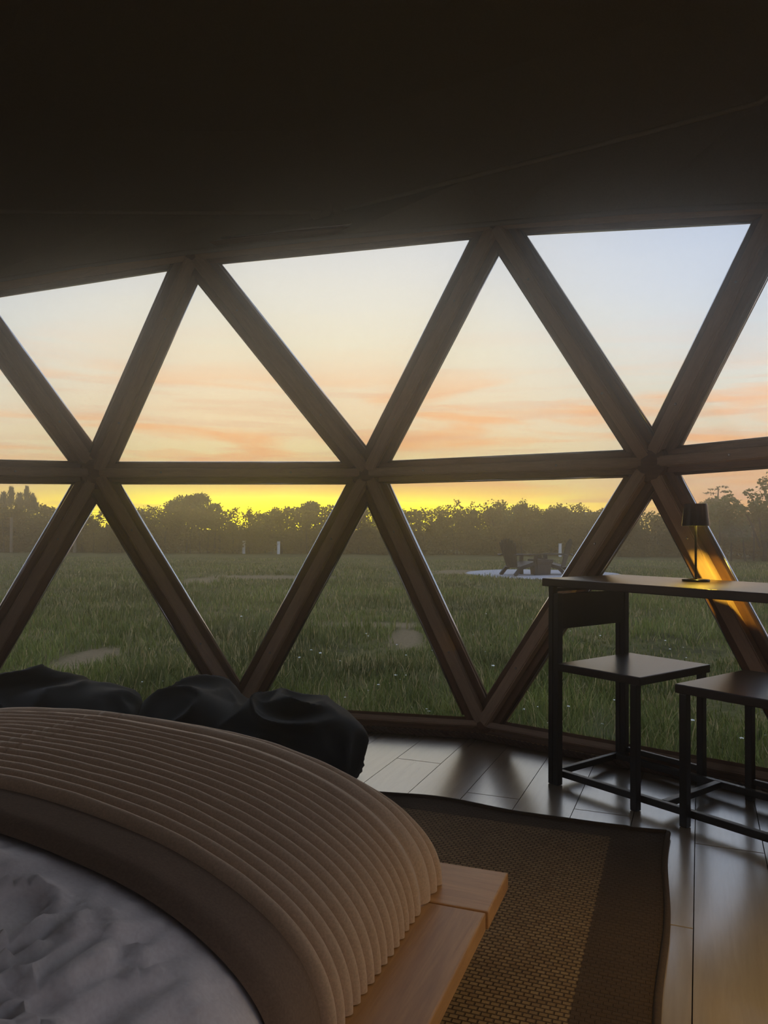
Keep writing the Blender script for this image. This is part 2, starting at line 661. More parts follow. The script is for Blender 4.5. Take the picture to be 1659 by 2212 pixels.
# flat sill boards inside the bottom rails
for i in range(NBAY):
    a, b = NB[i].copy(), NB[i + 1].copy()
    a.z = b.z = 0
    d = (b - a).normalized()
    n = V(-d.y, d.x, 0)
    if n.dot(CEN - a) < 0:
        n = -n
    n.z = 0
    n.normalize()
    R = Matrix((d, n, V(0, 0, 1))).transposed().to_4x4()
    R.translation = a
    bm = bmesh.new()
    add_box(bm, (.02, .037, .0005), ((b - a).length - .02, .085, .016), .003)
    o = bmobj('sill_board', bm, M_SILL, wall_front)
    o.matrix_world = R

# canvas-lined wall behind the camera
v, f = [], []
for r in (BACK_B, BACK_M, BACK_T):
    v += r
n = len(BACK_B)
for k in range(2):
    for i in range(n - 1):
        f.append((k * n + i, k * n + i + 1, (k + 1) * n + i + 1, (k + 1) * n + i))
wb = pymesh('wall_back', v, f, M_WALLC)
tag(wb, kind='structure')
sm = wb.modifiers.new('thick', 'SOLIDIFY')
sm.thickness = 0.03
sm.offset = 0 

# ---- ceiling lining: valance from the hem up to the seam ring, then up to the crown
_in = lambda p: p + (V(CEN.x, CEN.y, p.z) - p).normalized() * .05
HEM = [_in(TB[0]), _in(TB[1]), V(-2.051, 3.735, 2.085), V(-1.50, 3.735, 2.178), V(-0.935, 3.70, 2.246), V(-.22, 3.53, 2.262), V(0.462, 3.335, 2.252), V(.93, 3.02, 2.178), V(1.36, 2.70, 2.075)] + \
      [_in(p) for p in TB[6:9]] + [_in(p) for p in BACK_T[1:-1]]
UR = [V(-2.5, 1.45, 2.42), V(-2.55, 2.72, 2.42), V(-2.02, 3.66, 2.42), V(-1.15, 3.66, 2.42), V(-0.62, 3.655, 2.42), V(-0.245, 3.64, 2.42), V(.33, 3.28, 2.42), V(.80, 2.99, 2.42), V(1.28, 2.68, 2.42),
      V(1.58, 1.55, 2.42), V(1.40, .52, 2.43), V(.86, -.08, 2.45), V(-.2, -.42, 2.45), V(-1.48, -.05, 2.45)]
nH = len(HEM)
v = list(HEM) + list(UR)
for s_, z_ in ((.80, 2.62), (.5, 2.82), (.2, 2.92)):
    v += [V(CEN.x + (p.x - CEN.x) * s_, CEN.y + (p.y - CEN.y) * s_, z_) for p in UR]
v.append(V(CEN.x, CEN.y, 2.95))
f = []
for k in range(4):
    for i in range(nH):
        j = (i + 1) % nH
        f.append((k * nH + i, k * nH + j, (k + 1) * nH + j, (k + 1) * nH + i))
for i in range(nH):
    f.append((4 * nH + i, 4 * nH + (i + 1) % nH, 5 * nH))
ceil = pymesh('ceiling', v, f, M_CANVAS)
tag(ceil, kind='structure')
sm = ceil.modifiers.new('thick', 'SOLIDIFY')
sm.thickness = 0.012
sm.offset = 0
# outer skin over the gap between lining and frame
v = [p + (p - V(CEN.x, CEN.y, p.z)).normalized() * .10 for p in HEM] + [p + (p - V(CEN.x, CEN.y, p.z)).normalized() * .14 + V(0, 0, .1) for p in UR]
v += [V(CEN.x + (p.x - CEN.x) * .6, CEN.y + (p.y - CEN.y) * .6, 3.0) for p in UR] + [V(CEN.x, CEN.y, 3.15)]
f = []
for k in range(2):
    for i in range(nH):
        j = (i + 1) % nH
        f.append((k * nH + i, k * nH + j, (k + 1) * nH + j, (k + 1) * nH + i))
for i in range(nH):
    f.append((2 * nH + i, 2 * nH + (i + 1) % nH, 3 * nH))
skin = pymesh('dome_cover', v, f, M_WALLC, ceil)
# seam tapes and hem piping
bm = bmesh.new()
tube_pts(bm, [p + V(0, -.012, 0) for p in UR[2:5]] + [V(-.30, 3.628, 2.42)], .011, 8)
o = bmobj('seam', bm, M_SEAM, ceil, True)
bm = bmesh.new()
tube_pts(bm, [V(-.19, 3.60, 2.42)] + [p + V(-.006, -.010, 0) for p in UR[6:9]] + [V(1.56, 1.57, 2.42)], .011, 8)
o = bmobj('seam', bm, M_SEAM, ceil, True)
bm = bmesh.new()
tube_pts(bm, [p + V(0, -.004, 0.004) for p in HEM[:10]], .012, 8)
bmobj('hem_piping', bm, M_CANVAS, ceil, True)
for x, y in ((-.305, 3.632), (-.195, 3.612)):       # round reinforcing patches where the seams meet
    bm = bmesh.new()
    rg = lathe(bm, [(.05, 0), (.05, .004), (.046, .006), (.012, .006), (.010, .002)], 24,
               Matrix.Translation((x, y, 2.425)) @ Matrix.Rotation(math.radians(100), 4, 'X'))
    cap(bm, rg[0], True)
    cap(bm, rg[-1])
    bmobj('patch', bm, M_SEAM, ceil)

# ---- floor of laminate planks
FP = [p for p in NB] + BACK_B[1:-1]
FP = [V(p.x, p.y, 0) for p in FP]
# shrink a little so that planks end under the rails
FP = [p + (V(CEN.x, CEN.y, 0) - p).normalized() * .02 for p in FP]
cw = sum((FP[i].x * FP[(i + 1) % len(FP)].y - FP[(i + 1) % len(FP)].x * FP[i].y) for i in range(len(FP)))
if cw < 0:
    FP.reverse()
nf = len(FP)
out_ring = [p + (p - V(CEN.x, CEN.y, 0)).normalized() * .12 for p in FP]
floor = pymesh('floor', [V(p.x, p.y, -.012) for p in out_ring] + [V(p.x, p.y, -.3) for p in out_ring],
               [tuple(range(nf)), tuple(range(2 * nf - 1, nf - 1, -1))] + [(i, i + nf, (i + 1) % nf + nf, (i + 1) % nf) for i in range(nf)], M_SUB)
tag(floor, kind='structure')


def clip_poly(poly):
    for i in range(nf):
        a, b = FP[i], FP[(i + 1) % nf]
        d = b - a
        nrm = V(-d.y, d.x, 0)
        out = []
        for k in range(len(poly)):
            p, q = poly[k], poly[(k + 1) % len(poly)]
            sp, sq = (p - a).dot(nrm), (q - a).dot(nrm)
            if sp >= 0:
                out.append(p)
            if (sp >= 0) != (sq >= 0):
                out.append(p + (q - p) * (sp / (sp - sq)))
        poly = out
        if len(poly) < 3:
            return []
    return poly


EA = V(.371, .929, 0).normalized()           # planks, bed and rug share this direction
EB = V(EA.y, -EA.x, 0)
PW, PL = .193, 1.28
RP = Matrix((EB, EA, V(0, 0, 1))).transposed().to_4x4()
RPi = RP.inverted()
org = V(0.06, 3.315, 0)                      # corner of one plank end
so, to_ = org.dot(EB), org.dot(EA)
offk = {0: 0.0, 1: -.33, 2: .12, 3: .55}
for r in range(-16, 18):
    st = to_ + {0: 0.0, 1: -.62, 2: -.30, 3: .5, -1: .45}.get(r, (r * .437) % 1.0 * PL)
    for c in range(-6, 6):
        s0, t0 = so + r * PW, st + c * PL
        g = .0011
        quad = [EB * (s0 + g) + EA * (t0 + g), EB * (s0 + PW - g) + EA * (t0 + g), EB * (s0 + PW - g) + EA * (t0 + PL - g), EB * (s0 + g) + EA * (t0 + PL - g)]
        pl = clip_poly([V(q.x, q.y, 0) for q in quad])
        if len(pl) < 3:
            continue
        ar = abs(sum(pl[i].x * pl[(i + 1) % len(pl)].y - pl[(i + 1) % len(pl)].x * pl[i].y for i in range(len(pl)))) / 2
        if ar < .004:
            continue
        pl = [RPi @ p for p in pl]
        k = len(pl)
        # small chamfer: top ring is drawn in a touch and stands proud of the joint
        cpt = sum(pl, V(0, 0, 0)) / k
        top = [p + (cpt - p).normalized() * .0014 for p in pl]
        vv = [V(p.x, p.y, -.0115) for p in pl] + [V(p.x, p.y, -.0012) for p in pl] + [V(p.x, p.y, 0) for p in top]
        ff = [tuple(range(k - 1, -1, -1))] + [(i, (i + 1) % k, k + (i + 1) % k, k + i) for i in range(k)] + \
             [(k + i, k + (i + 1) % k, 2 * k + (i + 1) % k, 2 * k + i) for i in range(k)] + [tuple(range(2 * k, 3 * k))]
        o = pymesh('plank', vv, ff, M_FLOOR, floor)
        o.matrix_world = RP

# ---- rope laid along the foot of the windows
pts = []
for i in range(2, 8):
    p = V(NB[i].x, NB[i].y, 0)
    q = p + (V(CEN.x, CEN.y, 0) - p).normalized() * .108
    pts.append(q)
path = []
for a, b in zip(pts, pts[1:]):
    k = int((b - a).length / .006)
    path += [a.lerp(b, j / k) for j in range(k)]
path.append(pts[-1])
bm = bmesh.new()
for ph in range(3):
    st = []
    for i, p in enumerate(path):
        d = (path[min(i + 1, len(path) - 1)] - path[max(0, i - 1)]).normalized()
        s_ = V(-d.y, d.x, 0)
        a = i * .006 * 2 * math.pi / .075 + ph * 2 * math.pi / 3
        st.append(V(p.x, p.y, .0165) + s_ * math.cos(a) * .0085 + V(0, 0, 1) * math.sin(a) * .0085)
    tube_pts(bm, st[::2], .0078, 6)
rope = bmobj('rope', bm, M_ROPE, None, True)
tag(rope, 'thick brown twisted rope laid on the floor along the foot of the windows', 'rope')

# ================================================================== BED
P0 = V(.297, 1.869, 0)                         # far right corner of the platform, on the floor
ea = V(.352, .936, 0).normalized()             # t: away from the camera
eb = V(ea.y, -ea.x, 0)                         # s: to the right
RB = Matrix((eb, ea, V(0, 0, 1))).transposed().to_4x4()
RB.translation = P0
BW, BL, PZ = 1.95, 2.02, .15
bed = empty('bed')
bed.matrix_world = RB
tag(bed, 'low oak platform bed with a wide overhanging ledge beside the brown rug', 'bed')


def bpart(name, m, lo, hi, bev=.004, par=bed):
    bm = bmesh.new()
    add_box(bm, lo, hi, bev)
    return bmobj(name, bm, m, par)


bpart('foot_board', M_BEDX, (-BW, -.205, PZ - .038), (0, 0, PZ))
bpart('side_board', M_BEDW, (-.215, -BL, PZ - .038), (-.004, -.209, PZ))
bpart('side_board', M_BEDW, (-BW + .004, -BL, PZ - .038), (-BW + .215, -.209, PZ))
bpart('slat_deck', M_BEDW, (-BW + .219, -BL, PZ - .036), (-.219, -.209, PZ - .006))
bpart('plinth', M_SUB, (-BW + .25, -BL + .1, .012), (-.22, -.22, PZ - .039))


def prof(s, smax, top, zb, a0=1.0, n=2.3):
    """soft edge: height over the mattress for a distance s from the bed's right edge"""
    q = max(0.0, min(1.0, (s + a0) / (a0 - smax)))
    return zb + (top - zb) * max(0.0, 1 - q ** n) ** (1 / n)


SM = .150                                      # side hem stands this far in from the ledge edge
TOPZ = .464


def edge_curve(top, smax, a0=1.0, n=2.3, zb=PZ, count=64):
    """points (s,z) evenly spaced along the cross-section, from the middle of the bed to the right hem"""
    raw = [(-BW / 2 - .05, top)]
    for k in range(0, 1201):
        ph = math.pi / 2 * k / 1200
        cs, sn = math.cos(ph), math.sin(ph)
        raw.append((-a0 + (a0 - smax) * (sn ** (2 / n)), zb + (top - zb) * (max(cs, 0) ** (2 / n))))
    L = [0]
    for p, q in zip(raw, raw[1:]):
        L.append(L[-1] + math.hypot(q[0] - p[0], q[1] - p[1]))
    out = []
    j = 0
    for k in range(count + 1):
        d = L[-1] * k / count
        while j < len(L) - 2 and L[j + 1] < d:
            j += 1
        u = (d - L[j]) / max(1e-9, L[j + 1] - L[j])
        out.append((raw[j][0] + (raw[j + 1][0] - raw[j][0]) * u, raw[j][1] + (raw[j + 1][1] - raw[j][1]) * u))
    return out


def drape(name, top, smax, t_list, m, parent, tfun, ns=70, zoff=lambda i, t: 0.0, label=None, zb=PZ + .002, inset=lambda t: 0.0, wr=None):
    """sheet over both sides of the bed: cross-section curve swept along t; tfun(t) lowers it over the foot"""
    half = edge_curve(top, smax, zb=zb, count=ns)
    sec = [(-BW - s, z) for s, z in reversed(half)] + half[1:]
    n_ = len(sec)
    vs, fs = [], []
    for ti, t in enumerate(t_list):
        drop, tout = tfun(t)
        for k, (s, z) in enumerate(sec):
            a, b = sec[max(0, k - 1)], sec[min(n_ - 1, k + 1)]
            nx, nz = -(b[1] - a[1]), (b[0] - a[0])
            l = math.hypot(nx, nz) or 1
            h = zoff(ti, t)
            if wr:
                h += wr(s, t, z)
            zz = zb + (z - zb) * drop
            vs.append(V(s + nx / l * h - inset(t) * (1 if s > -BW / 2 else -1) * 0, tout, max(zb, zz + nz / l * h * (0.3 + .7 * drop))))
    for ti in range(len(t_list) - 1):
        for k in range(n_ - 1):
            a = ti * n_ + k
            fs.append((a, a + 1, a + n_ + 1, a + n_))
    o = pymesh(name, vs, fs, m, parent, True)
    return o


def foot_drop(t0, t1):
    """rounded fall over the foot end: between t0 and t1"""
    def f_(t):
        if t <= t0:
            return 1.0, t
        q = min(1.0, (t - t0) / (t1 - t0))
        ph = q * math.pi / 2
        return max(0.0, math.cos(ph)) ** .62, t0 + (t1 - t0) * math.sin(ph) ** .8
    return f_


# wrinkled grey duvet
def wrinkle(s, t, z):
    k = noise.noise(V(s * 3.1, t * 3.1, .3)) * .010
    a = noise.noise(V(s * 2.2 + 5, t * 2.2, 1.7)) * 2.2
    fo = abs(noise.noise(V((s * math.cos(a) + t * math.sin(a)) * 9, (t * math.cos(a) - s * math.sin(a)) * 3.0, 4.2)))
    fo2 = abs(noise.noise(V(s * 17 + t * 6, t * 9 - s * 4, 9.1)))
    q = max(0.0, min(1.0, (-.80 - t) / .16))
    q = q * q * (3 - 2 * q)
    return (k + ((1 - fo) ** 4 - .3) * .030 + ((1 - fo2) ** 3 - .3) * .009) * q - .010 * (1 - q)


tl = [-2.0 + 1.62 * i / 120 for i in range(121)] + [-.38 + (.305) * i / 26 for i in range(1, 27)]
duvet = drape('duvet', TOPZ - .014, SM + .012, tl, M_SHEET, None, foot_drop(-.33, -.075), 64, wr=wrinkle, zb=PZ + .001)
duvet.matrix_world = RB
tag(duvet, 'crumpled pale grey duvet spread over the bed under the ribbed throw', 'duvet')

# ribbed throw across the foot
throw = empty('throw_blanket')
throw.matrix_world = RB
tag(throw, 'brown ribbed throw blanket folded across the bed with ribs running sideways', 'blanket')
NEAR, FAR, RIB = -.715, -.170, .0327
nr = int(round((FAR - NEAR) / RIB))
tlr, offr = [], []
SUB = 10
for r in range(nr):
    for k in range(SUB):
        tlr.append(NEAR + (r + k / SUB) * RIB)
        offr.append(.0 + .0215 * abs(math.sin(math.pi * k / SUB)) ** .62)
tlr.append(NEAR + nr * RIB)
offr.append(.002)
rib = drape('ribs', TOPZ + .002, SM, tlr, M_THROW, throw, foot_drop(-.27, -.05), 76, zoff=lambda i, t: offr[i],
            wr=lambda s, t, z: noise.noise(V(s * 4, t * 7, 2.2)) * .005 + noise.noise(V(s * 16, t * 60, 5)) * .0012, zb=PZ + .002)
bt = [NEAR - .115 + .117 * i / 10 for i in range(11)]
bo_ = [-.012, -.002, .006, .008, .008, .008, .008, .008, .008, .006, .003]
bord = drape('border', TOPZ + .000, SM, bt, M_TBORD, throw, lambda t: (1.0, t), 76, zoff=lambda i, t: bo_[i],
             wr=lambda s, t, z: noise.noise(V(s * 4, t * 7, 2.2)) * .005, zb=PZ + .002)
bord['label'] = 'smooth darker border of the throw'
# stitched lumps of the side hem
bm = bmesh.new()
for r in range(nr - 3):
    t = NEAR + (r + .5) * RIB
    for sg in (-SM + .004,):
        M_ = Matrix.Translation((sg, t, PZ + .012)) @ Matrix.Diagonal((.010, .0155, .012, 1))
        bmesh.ops.create_icosphere(bm, subdivisions=2, radius=1.0, matrix=M_)
bmobj('stitched_hem', bm, M_THROW, throw, True)

# mattress corner seen past the throw
bm = bmesh.new()
add_box(bm, (-BW + .34, -1.96, PZ + .001), (-.34, -.22, TOPZ - .12), .05)
mt = bmobj('mattress', bm, M_SHEET, None, True)
mt.matrix_world = RB
tag(mt, 'thick mattress lying on the oak platform beneath the duvet', 'mattress')

# ================================================================== RUG
C0 = V(.889, 2.489, 0)
ra = V(.352, .936, 0).normalized()
rb_ = V(ra.y, -ra.x, 0)
RR = Matrix((rb_, ra, V(0, 0, 1))).transposed().to_4x4()
RR.translation = C0
RWd, RLn = 2.3, 1.62
rug = empty('rug')
rug.matrix_world = RR
tag(rug, 'brown woven jute rug on the pale floor, running under the bed', 'rug')
nx, ny = 92, 66
vs, fs = [], []
def rz(x, y):
    e = min(-x, -y)
    h = .0105
    w = max(0, 1 - (-y) / .16)
    return h + w * (.004 + .004 * math.sin(x * 7.5 + 1)) * (1 if x < -.1 else .3) * 1.0
for j in range(ny + 1):
    for i in range(nx + 1):
        x, y = -RWd * i / nx, -RLn * j / ny
        yy = y + (.012 * math.sin(x * 6.3) + .006 * math.sin(x * 15)) * max(0, 1 + y / .3)
        vs.append(V(x + .006 * math.sin(y * 8), yy, rz(x, y)))
for j in range(ny):
    for i in range(nx):
        a = j * (nx + 1) + i
        fs.append((a, a + nx + 1, a + nx + 2, a + 1))
k0 = len(vs)
edge = [i for i in range(nx + 1)] + [j * (nx + 1) + nx for j in range(1, ny + 1)] + [ny * (nx + 1) + i for i in range(nx - 1, -1, -1)] + [j * (nx + 1) for j in range(ny - 1, 0, -1)]
for e in edge:
    vs.append(V(vs[e].x, vs[e].y, .0012))
for i in range(len(edge)):
    j = (i + 1) % len(edge)
    fs.append((edge[i], edge[j], k0 + j, k0 + i))
wv = pymesh('woven_field', vs, fs, M_RUG, rug)
bm = bmesh.new()
tube_pts(bm, [V(vs[i].x, vs[i].y + .004, vs[i].z - .001) for i in range(nx + 1)], .0085, 6)
bmobj('binding', bm, M_RUGE, rug, True)
bm = bmesh.new()
tube_pts(bm, [V(vs[j * (nx + 1)].x + .004, vs[j * (nx + 1)].y, vs[j * (nx + 1)].z - .001) for j in range(ny + 1)], .0085, 6)
bmobj('binding', bm, M_RUGE, rug, True)


# ================================================================== BEAN BAGS
def blob(name, balls, cen, label, seed, wr=.05, zmin=.004):
    bm = bmesh.new()
    bmesh.ops.create_icosphere(bm, subdivisions=6, radius=1.0)
    cen = V(*cen)
    dirs = np.array([v.co[:] for v in bm.verts])
    dirs /= np.linalg.norm(dirs, axis=1)[:, None]
    C = np.array([b[0] for b in balls])
    A = np.array([b[1] for b in balls])
    def sdf(P):
        q = (P[:, None, :] - C[None]) / A[None]
        k = np.linalg.norm(q, axis=2)
        d = (k - 1) * A.min(axis=1)[None]
        kk = 26.0
        return -np.log(np.exp(-kk * d).sum(axis=1)) / kk
    lo = np.zeros(len(dirs))
    hi = np.full(len(dirs), 1.6)
    c = np.array(cen[:])
    for _ in range(34):
        mid = (lo + hi) / 2
        ins = sdf(c + dirs * mid[:, None]) < 0
        lo = np.where(ins, mid, lo)
        hi = np.where(ins, hi, mid)
    for v, r, d in zip(bm.verts, lo, dirs):
        p = c + d * r
        P = V(*p)
        q = P * 3.2 + V(seed, seed * 2, 0)
        w = noise.noise(q) * .5
        fo = 1 - abs(noise.noise(V(p[0] * 3.6 + w * 2 + seed, p[1] * 2.6 - p[2] * 2, p[2] * 4 + w + seed)))
        fo2 = 1 - abs(noise.noise(V(p[0] * 7 + seed + w, p[1] * 4, p[2] * 6 + w * 2)))
        r2 = r + wr * (fo ** 3 - .55) * .9 + wr * .35 * (fo2 ** 3 - .5) + wr * .5 * noise.noise(P * 2.1 + V(seed, 0, 0))
        pp = c + d * r2
        v.co = V(pp[0], pp[1], max(zmin, pp[2]))
    o = bmobj(name, bm, M_BAG, None, True)
    tag(o, label, 'bean bag', 'black bean bags by the window')
    return o


blob('bean_bag', [((-1.30, 3.02, .15), (.44, .34, .225)), ((-1.78, 3.02, .15), (.34, .32, .225)), ((-1.5, 3.0, .08), (.5, .34, .13))],
     (-1.5, 3.02, .14), 'slumped black bean bag under the left windows, nearer the left edge', 3.1, .075)
blob('bean_bag', [((-.72, 3.10, .145), (.24, .32, .20)), ((-.38, 3.02, .125), (.25, .30, .178)), ((-.55, 3.05, .10), (.40, .32, .14))],
     (-.52, 3.05, .12), 'slumped black bean bag beside the bare floor, right of the other', 8.7, .075)

# ================================================================== TABLE AND CHAIRS
TH = -.9102
TR = Matrix.Translation((.645, 3.0, 0)) @ Matrix.Rotation(TH, 4, 'Z')
TWd, TLn = .4155, .90


def fpart(root, name, lo, hi, m=M_BLACK, bev=.0025, label=None):
    bm = bmesh.new()
    add_box(bm, lo, hi, bev)
    o = bmobj(name, bm, m, root)
    if label:
        o['label'] = label
    return o


table = empty('dining_table')
table.matrix_world = TR
tag(table, 'narrow dark table on a black steel frame standing by the window', 'table')
fpart(table, 'table_top', (-.028, -.035, .742), (TLn + .028, TWd + .035, .772), M_TOP, .003)
for u in (0, TLn):
    for vv_ in (0, TWd):
        s_ = -1 if u == 0 else 1
        lo = (-.014, vv_ - .014, .001) if u == 0 else (TLn - .006, vv_ - .014, .001)
        hi = (.006, vv_ + .014, .7415) if u == 0 else (TLn + .014, vv_ + .014, .7415)
        fpart(table, 'leg', lo, hi)
    a, b = (-.014, .006) if u == 0 else (TLn - .006, TLn + .014)
    fpart(table, 'end_rail', (a, .0145, .026), (b, TWd - .0145, .050))
    fpart(table, 'apron', (a, .0145, .722), (b, TWd - .0145, .734))
fpart(table, 'floor_rail', (.0065, .0165, .026), (TLn - .0065, .0385, .050))
fpart(table, 'floor_rail', (.0065, TWd - .0385, .026), (TLn - .0065, TWd - .0165, .050))
fpart(table, 'cross_rail', (.432, .039, .028), (.456, TWd - .039, .050))


def chair(root, u0, sgn):
    """back posts at u0, seat reaching towards sgn"""
    U = lambda a, b: (min(u0 + sgn * a, u0 + sgn * b), max(u0 + sgn * a, u0 + sgn * b))
    def p(name, a, b, v0, v1, z0, z1, m=M_BLACK, bev=.0025):
        x = U(a, b)
        return fpart(root, name, (x[0], v0, z0), (x[1], v1, z1), m, bev)
    for vv_ in (0, TWd):
        p('leg', 0, .024, vv_ - .0135, vv_ + .0135, .001, .716)
        p('leg', .336, .362, vv_ - .0135, vv_ + .0135, .001, .427)
    p('backrest', .002, .020, .014, TWd - .014, .582, .714, M_TOP)
    p('seat', .0245, .376, -.0155, TWd + .0155, .4275, .457, M_TOP, .003)
    for vv_ in (0, TWd):
        p('side_rail', .0245, .3355, vv_ - .008, vv_ + .008, .058, .078) if vv_ else None
    return root


ch1 = empty('chair')
ch1.matrix_world = TR
tag(ch1, 'low-backed black chair tucked under the left end of the table', 'chair', 'black chairs at the table')
chair(ch1, .0085, 1)
ch2 = empty('chair')
ch2.matrix_world = TR
tag(ch2, 'black chair tucked under the right end of the table, facing the other', 'chair', 'black chairs at the table')
chair(ch2, TLn - .0085, -1)


# ---- cordless lamp
def table_lamp(loc, label, watts, cat='lamp', h=.28):
    r = empty('table_lamp', loc)
    tag(r, label, cat)
    bm = bmesh.new()
    rg = lathe(bm, [(.0, .0), (.047, .0), (.048, .002), (.048, .006), (.046, .008), (.006, .009)], 40)
    bmesh.ops.remove_doubles(bm, verts=bm.verts, dist=1e-6)
    cap(bm, rg[-1])
    bmobj('base', bm, M_SHADE, r, True)
    bm = bmesh.new()
    tube_pts(bm, [V(0, 0, .008), V(0, 0, h * .5), V(0, 0, h - .02)], .0042, 16)
    bmobj('pole', bm, M_SHADE, r, True)
    bm = bmesh.new()
    zb, zt = h - .080, h
    rg = lathe(bm, [(.0475, zb), (.0485, zb), (.0400, zt - .002), (.0385, zt), (.001, zt), (.001, zt - .003), (.0375, zt - .004), (.0475, zb)], 48)
    bmesh.ops.remove_doubles(bm, verts=bm.verts, dist=1e-6)
    sh = bmobj('shade', bm, M_SHADE, r, False)
    bm = bmesh.new()
    rg = lathe(bm, [(.012, zt - .030), (.034, zt - .030), (.034, zt - .026), (.012, zt - .026)], 32)
    bmesh.ops.remove_doubles(bm, verts=bm.verts, dist=1e-6)
    bmobj('light_ring', bm, M_LED, r)
    ld = bpy.data.lights.new('lamp_light', 'POINT')
    ld.energy = watts
    ld.color = (1.0, .66, .08)
    ld.shadow_soft_size = .012
    lo = bpy.data.objects.new('lamp_light', ld)
    COL.objects.link(lo)
    lo.parent = r
    lo.location = (0, .0, zt - .045)
    lo.rotation_euler = (0, 0, 0)
    lo.location.x = .018
    return r


lp = TR @ V(.404, .300, .7725)
table_lamp(lp, 'small dark metal lamp glowing yellow on the table', 15.0)

# bedside stool with the twin lamp, to the right of the camera
st = empty('side_stool', (.97, 1.14, 0))
tag(st, 'small round black stool beside the bed carrying a second lamp', 'stool')
bm = bmesh.new()
rg = lathe(bm, [(.0, .575), (.095, .575), (.10, .58), (.10, .595), (.095, .60), (.0, .60)], 40)
bmesh.ops.remove_doubles(bm, verts=bm.verts, dist=1e-6)
bmobj('seat', bm, M_TOP, st)
for k in range(3):
    a = k * 2.0944 + .4
    bm = bmesh.new()
    tube_pts(bm, [V(.09 * math.cos(a), .09 * math.sin(a), .008), V(.06 * math.cos(a), .06 * math.sin(a), .576)], .010, 10)
    bmobj('leg', bm, M_BLACK, st, True)
table_lamp(V(.97, 1.14, .6005), 'second small dark metal lamp standing on the round stool', 14.0)

# ================================================================== OUTSIDE
GZ = -.3


def gh(x, y):
    return GZ + .035 * noise.noise(V(x * .25, y * .25, 0)) + .02 * noise.noise(V(x * .9, y * .9, 3)) * min(1, 8 / max(4, y))


def bare(x, y):
    """1 where the ground is left without grass"""
    e = 0.0
    n_ = noise.noise(V(x * 1.1, y * .8, 7)) * .35
    for (cx_, cy_, rx, ry) in ((-2.9, 20.6, 1.9, .9), (-4.4, 18.9, .5, 1.5), (-2.82, 7.6, .28, .75), (-.2, 10.4, .9, .30), (.28, 9.2, .22, .95), (2.6, 23.6, 1.3, 2.1)):
        d = ((x - cx_) / rx) ** 2 + ((y - cy_) / ry) ** 2
        e = max(e, 1 - d + n_)
    return e


def m_ground(N, b):
    t = N.new('ShaderNodeTexCoord')
    n1 = N.noise(t.outputs['Object'], 1.2, 6, 0.65)
    n2 = N.noise(t.outputs['Object'], 14, 4, 0.6)
    fac = N.math('ADD', N.math('MULTIPLY', n1, .6), N.math('MULTIPLY', n2, .4))
    g_ = N.ramp(fac, [(.35, lin(58, 58, 34)), (.5, lin(90, 88, 50)), (.65, lin(128, 112, 74))])
    a = N.new('ShaderNodeAttribute')
    a.attribute_name = 'Bare'
    col = N.mix(a.outputs['Fac'], g_, N.mix(n2, lin(116, 100, 74), lin(146, 128, 98)))
    N.l.new(col, b.inputs['Base Color'])
    bump(N, b, n2, .8, .05)


M_GROUND = mat('meadow_soil', rough=.95, spec=.1, build=m_ground)
ys = [3.0 + .12 * i for i in range(40)]
while ys[-1] < 400:
    ys.append(ys[-1] * 1.025)
xs_u = [-1 + 2 * i / 140 for i in range(141)]
vs, fs, bv = [], [], []
for y in ys:
    hw = max(8, y * .95)
    for u in xs_u:
        x = u * hw
        vs.append((x, y, gh(x, y)))
        bv.append(max(0., min(1., bare(x, y) * 3)))
k = len(xs_u)
for j in range(len(ys) - 1):
    for i in range(k - 1):
        fs.append((j * k + i, j * k + i + 1, (j + 1) * k + i + 1, (j + 1) * k + i))
ground = pymesh('ground', vs, fs, M_GROUND, None, True)
at_ = ground.data.attributes.new('Bare', 'FLOAT', 'POINT')
at_.data.foreach_set('value', bv)
tag(ground, 'rough grassy meadow ground outside the dome', kind='structure')
gr2 = pymesh('ground', [(-400, -120, GZ - .06), (400, -120, GZ - .06), (400, 3.2, GZ - .06), (-400, 3.2, GZ - .06)], [(0, 1, 2, 3)], M_GROUND)
tag(gr2, 'rough ground behind the dome', kind='structure')


# ---- grass, as one uncountable mass
def col_mesh(name, v, f, cols, m, parent=None):
    me = bpy.data.meshes.new(name)
    v = np.asarray(v, dtype=np.float32)
    f = np.asarray(f, dtype=np.int32)
    me.vertices.add(len(v))
    me.vertices.foreach_set('co', v.ravel())
    nl = f.shape[1]
    me.loops.add(f.size)
    me.loops.foreach_set('vertex_index', f.ravel())
    me.polygons.add(len(f))
    me.polygons.foreach_set('loop_start', np.arange(0, f.size, nl, dtype=np.int32))
    me.update(calc_edges=True)
    if cols is not None:
        ca = me.color_attributes.new('Col', 'FLOAT_COLOR', 'POINT')
        c4 = np.ones((len(v), 4), dtype=np.float32)
        c4[:, :3] = cols
        ca.data.foreach_set('color', c4.ravel())
    return link(name, me, m, parent)


M_GRASS = attr_leaf('grass_blade', .30)
NG = 230000
yy = np.exp(RNG.uniform(np.log(3.95), np.log(34.0), NG))
hw = .58 * yy + 1.6
xx = RNG.uniform(-1, 1, NG) * hw
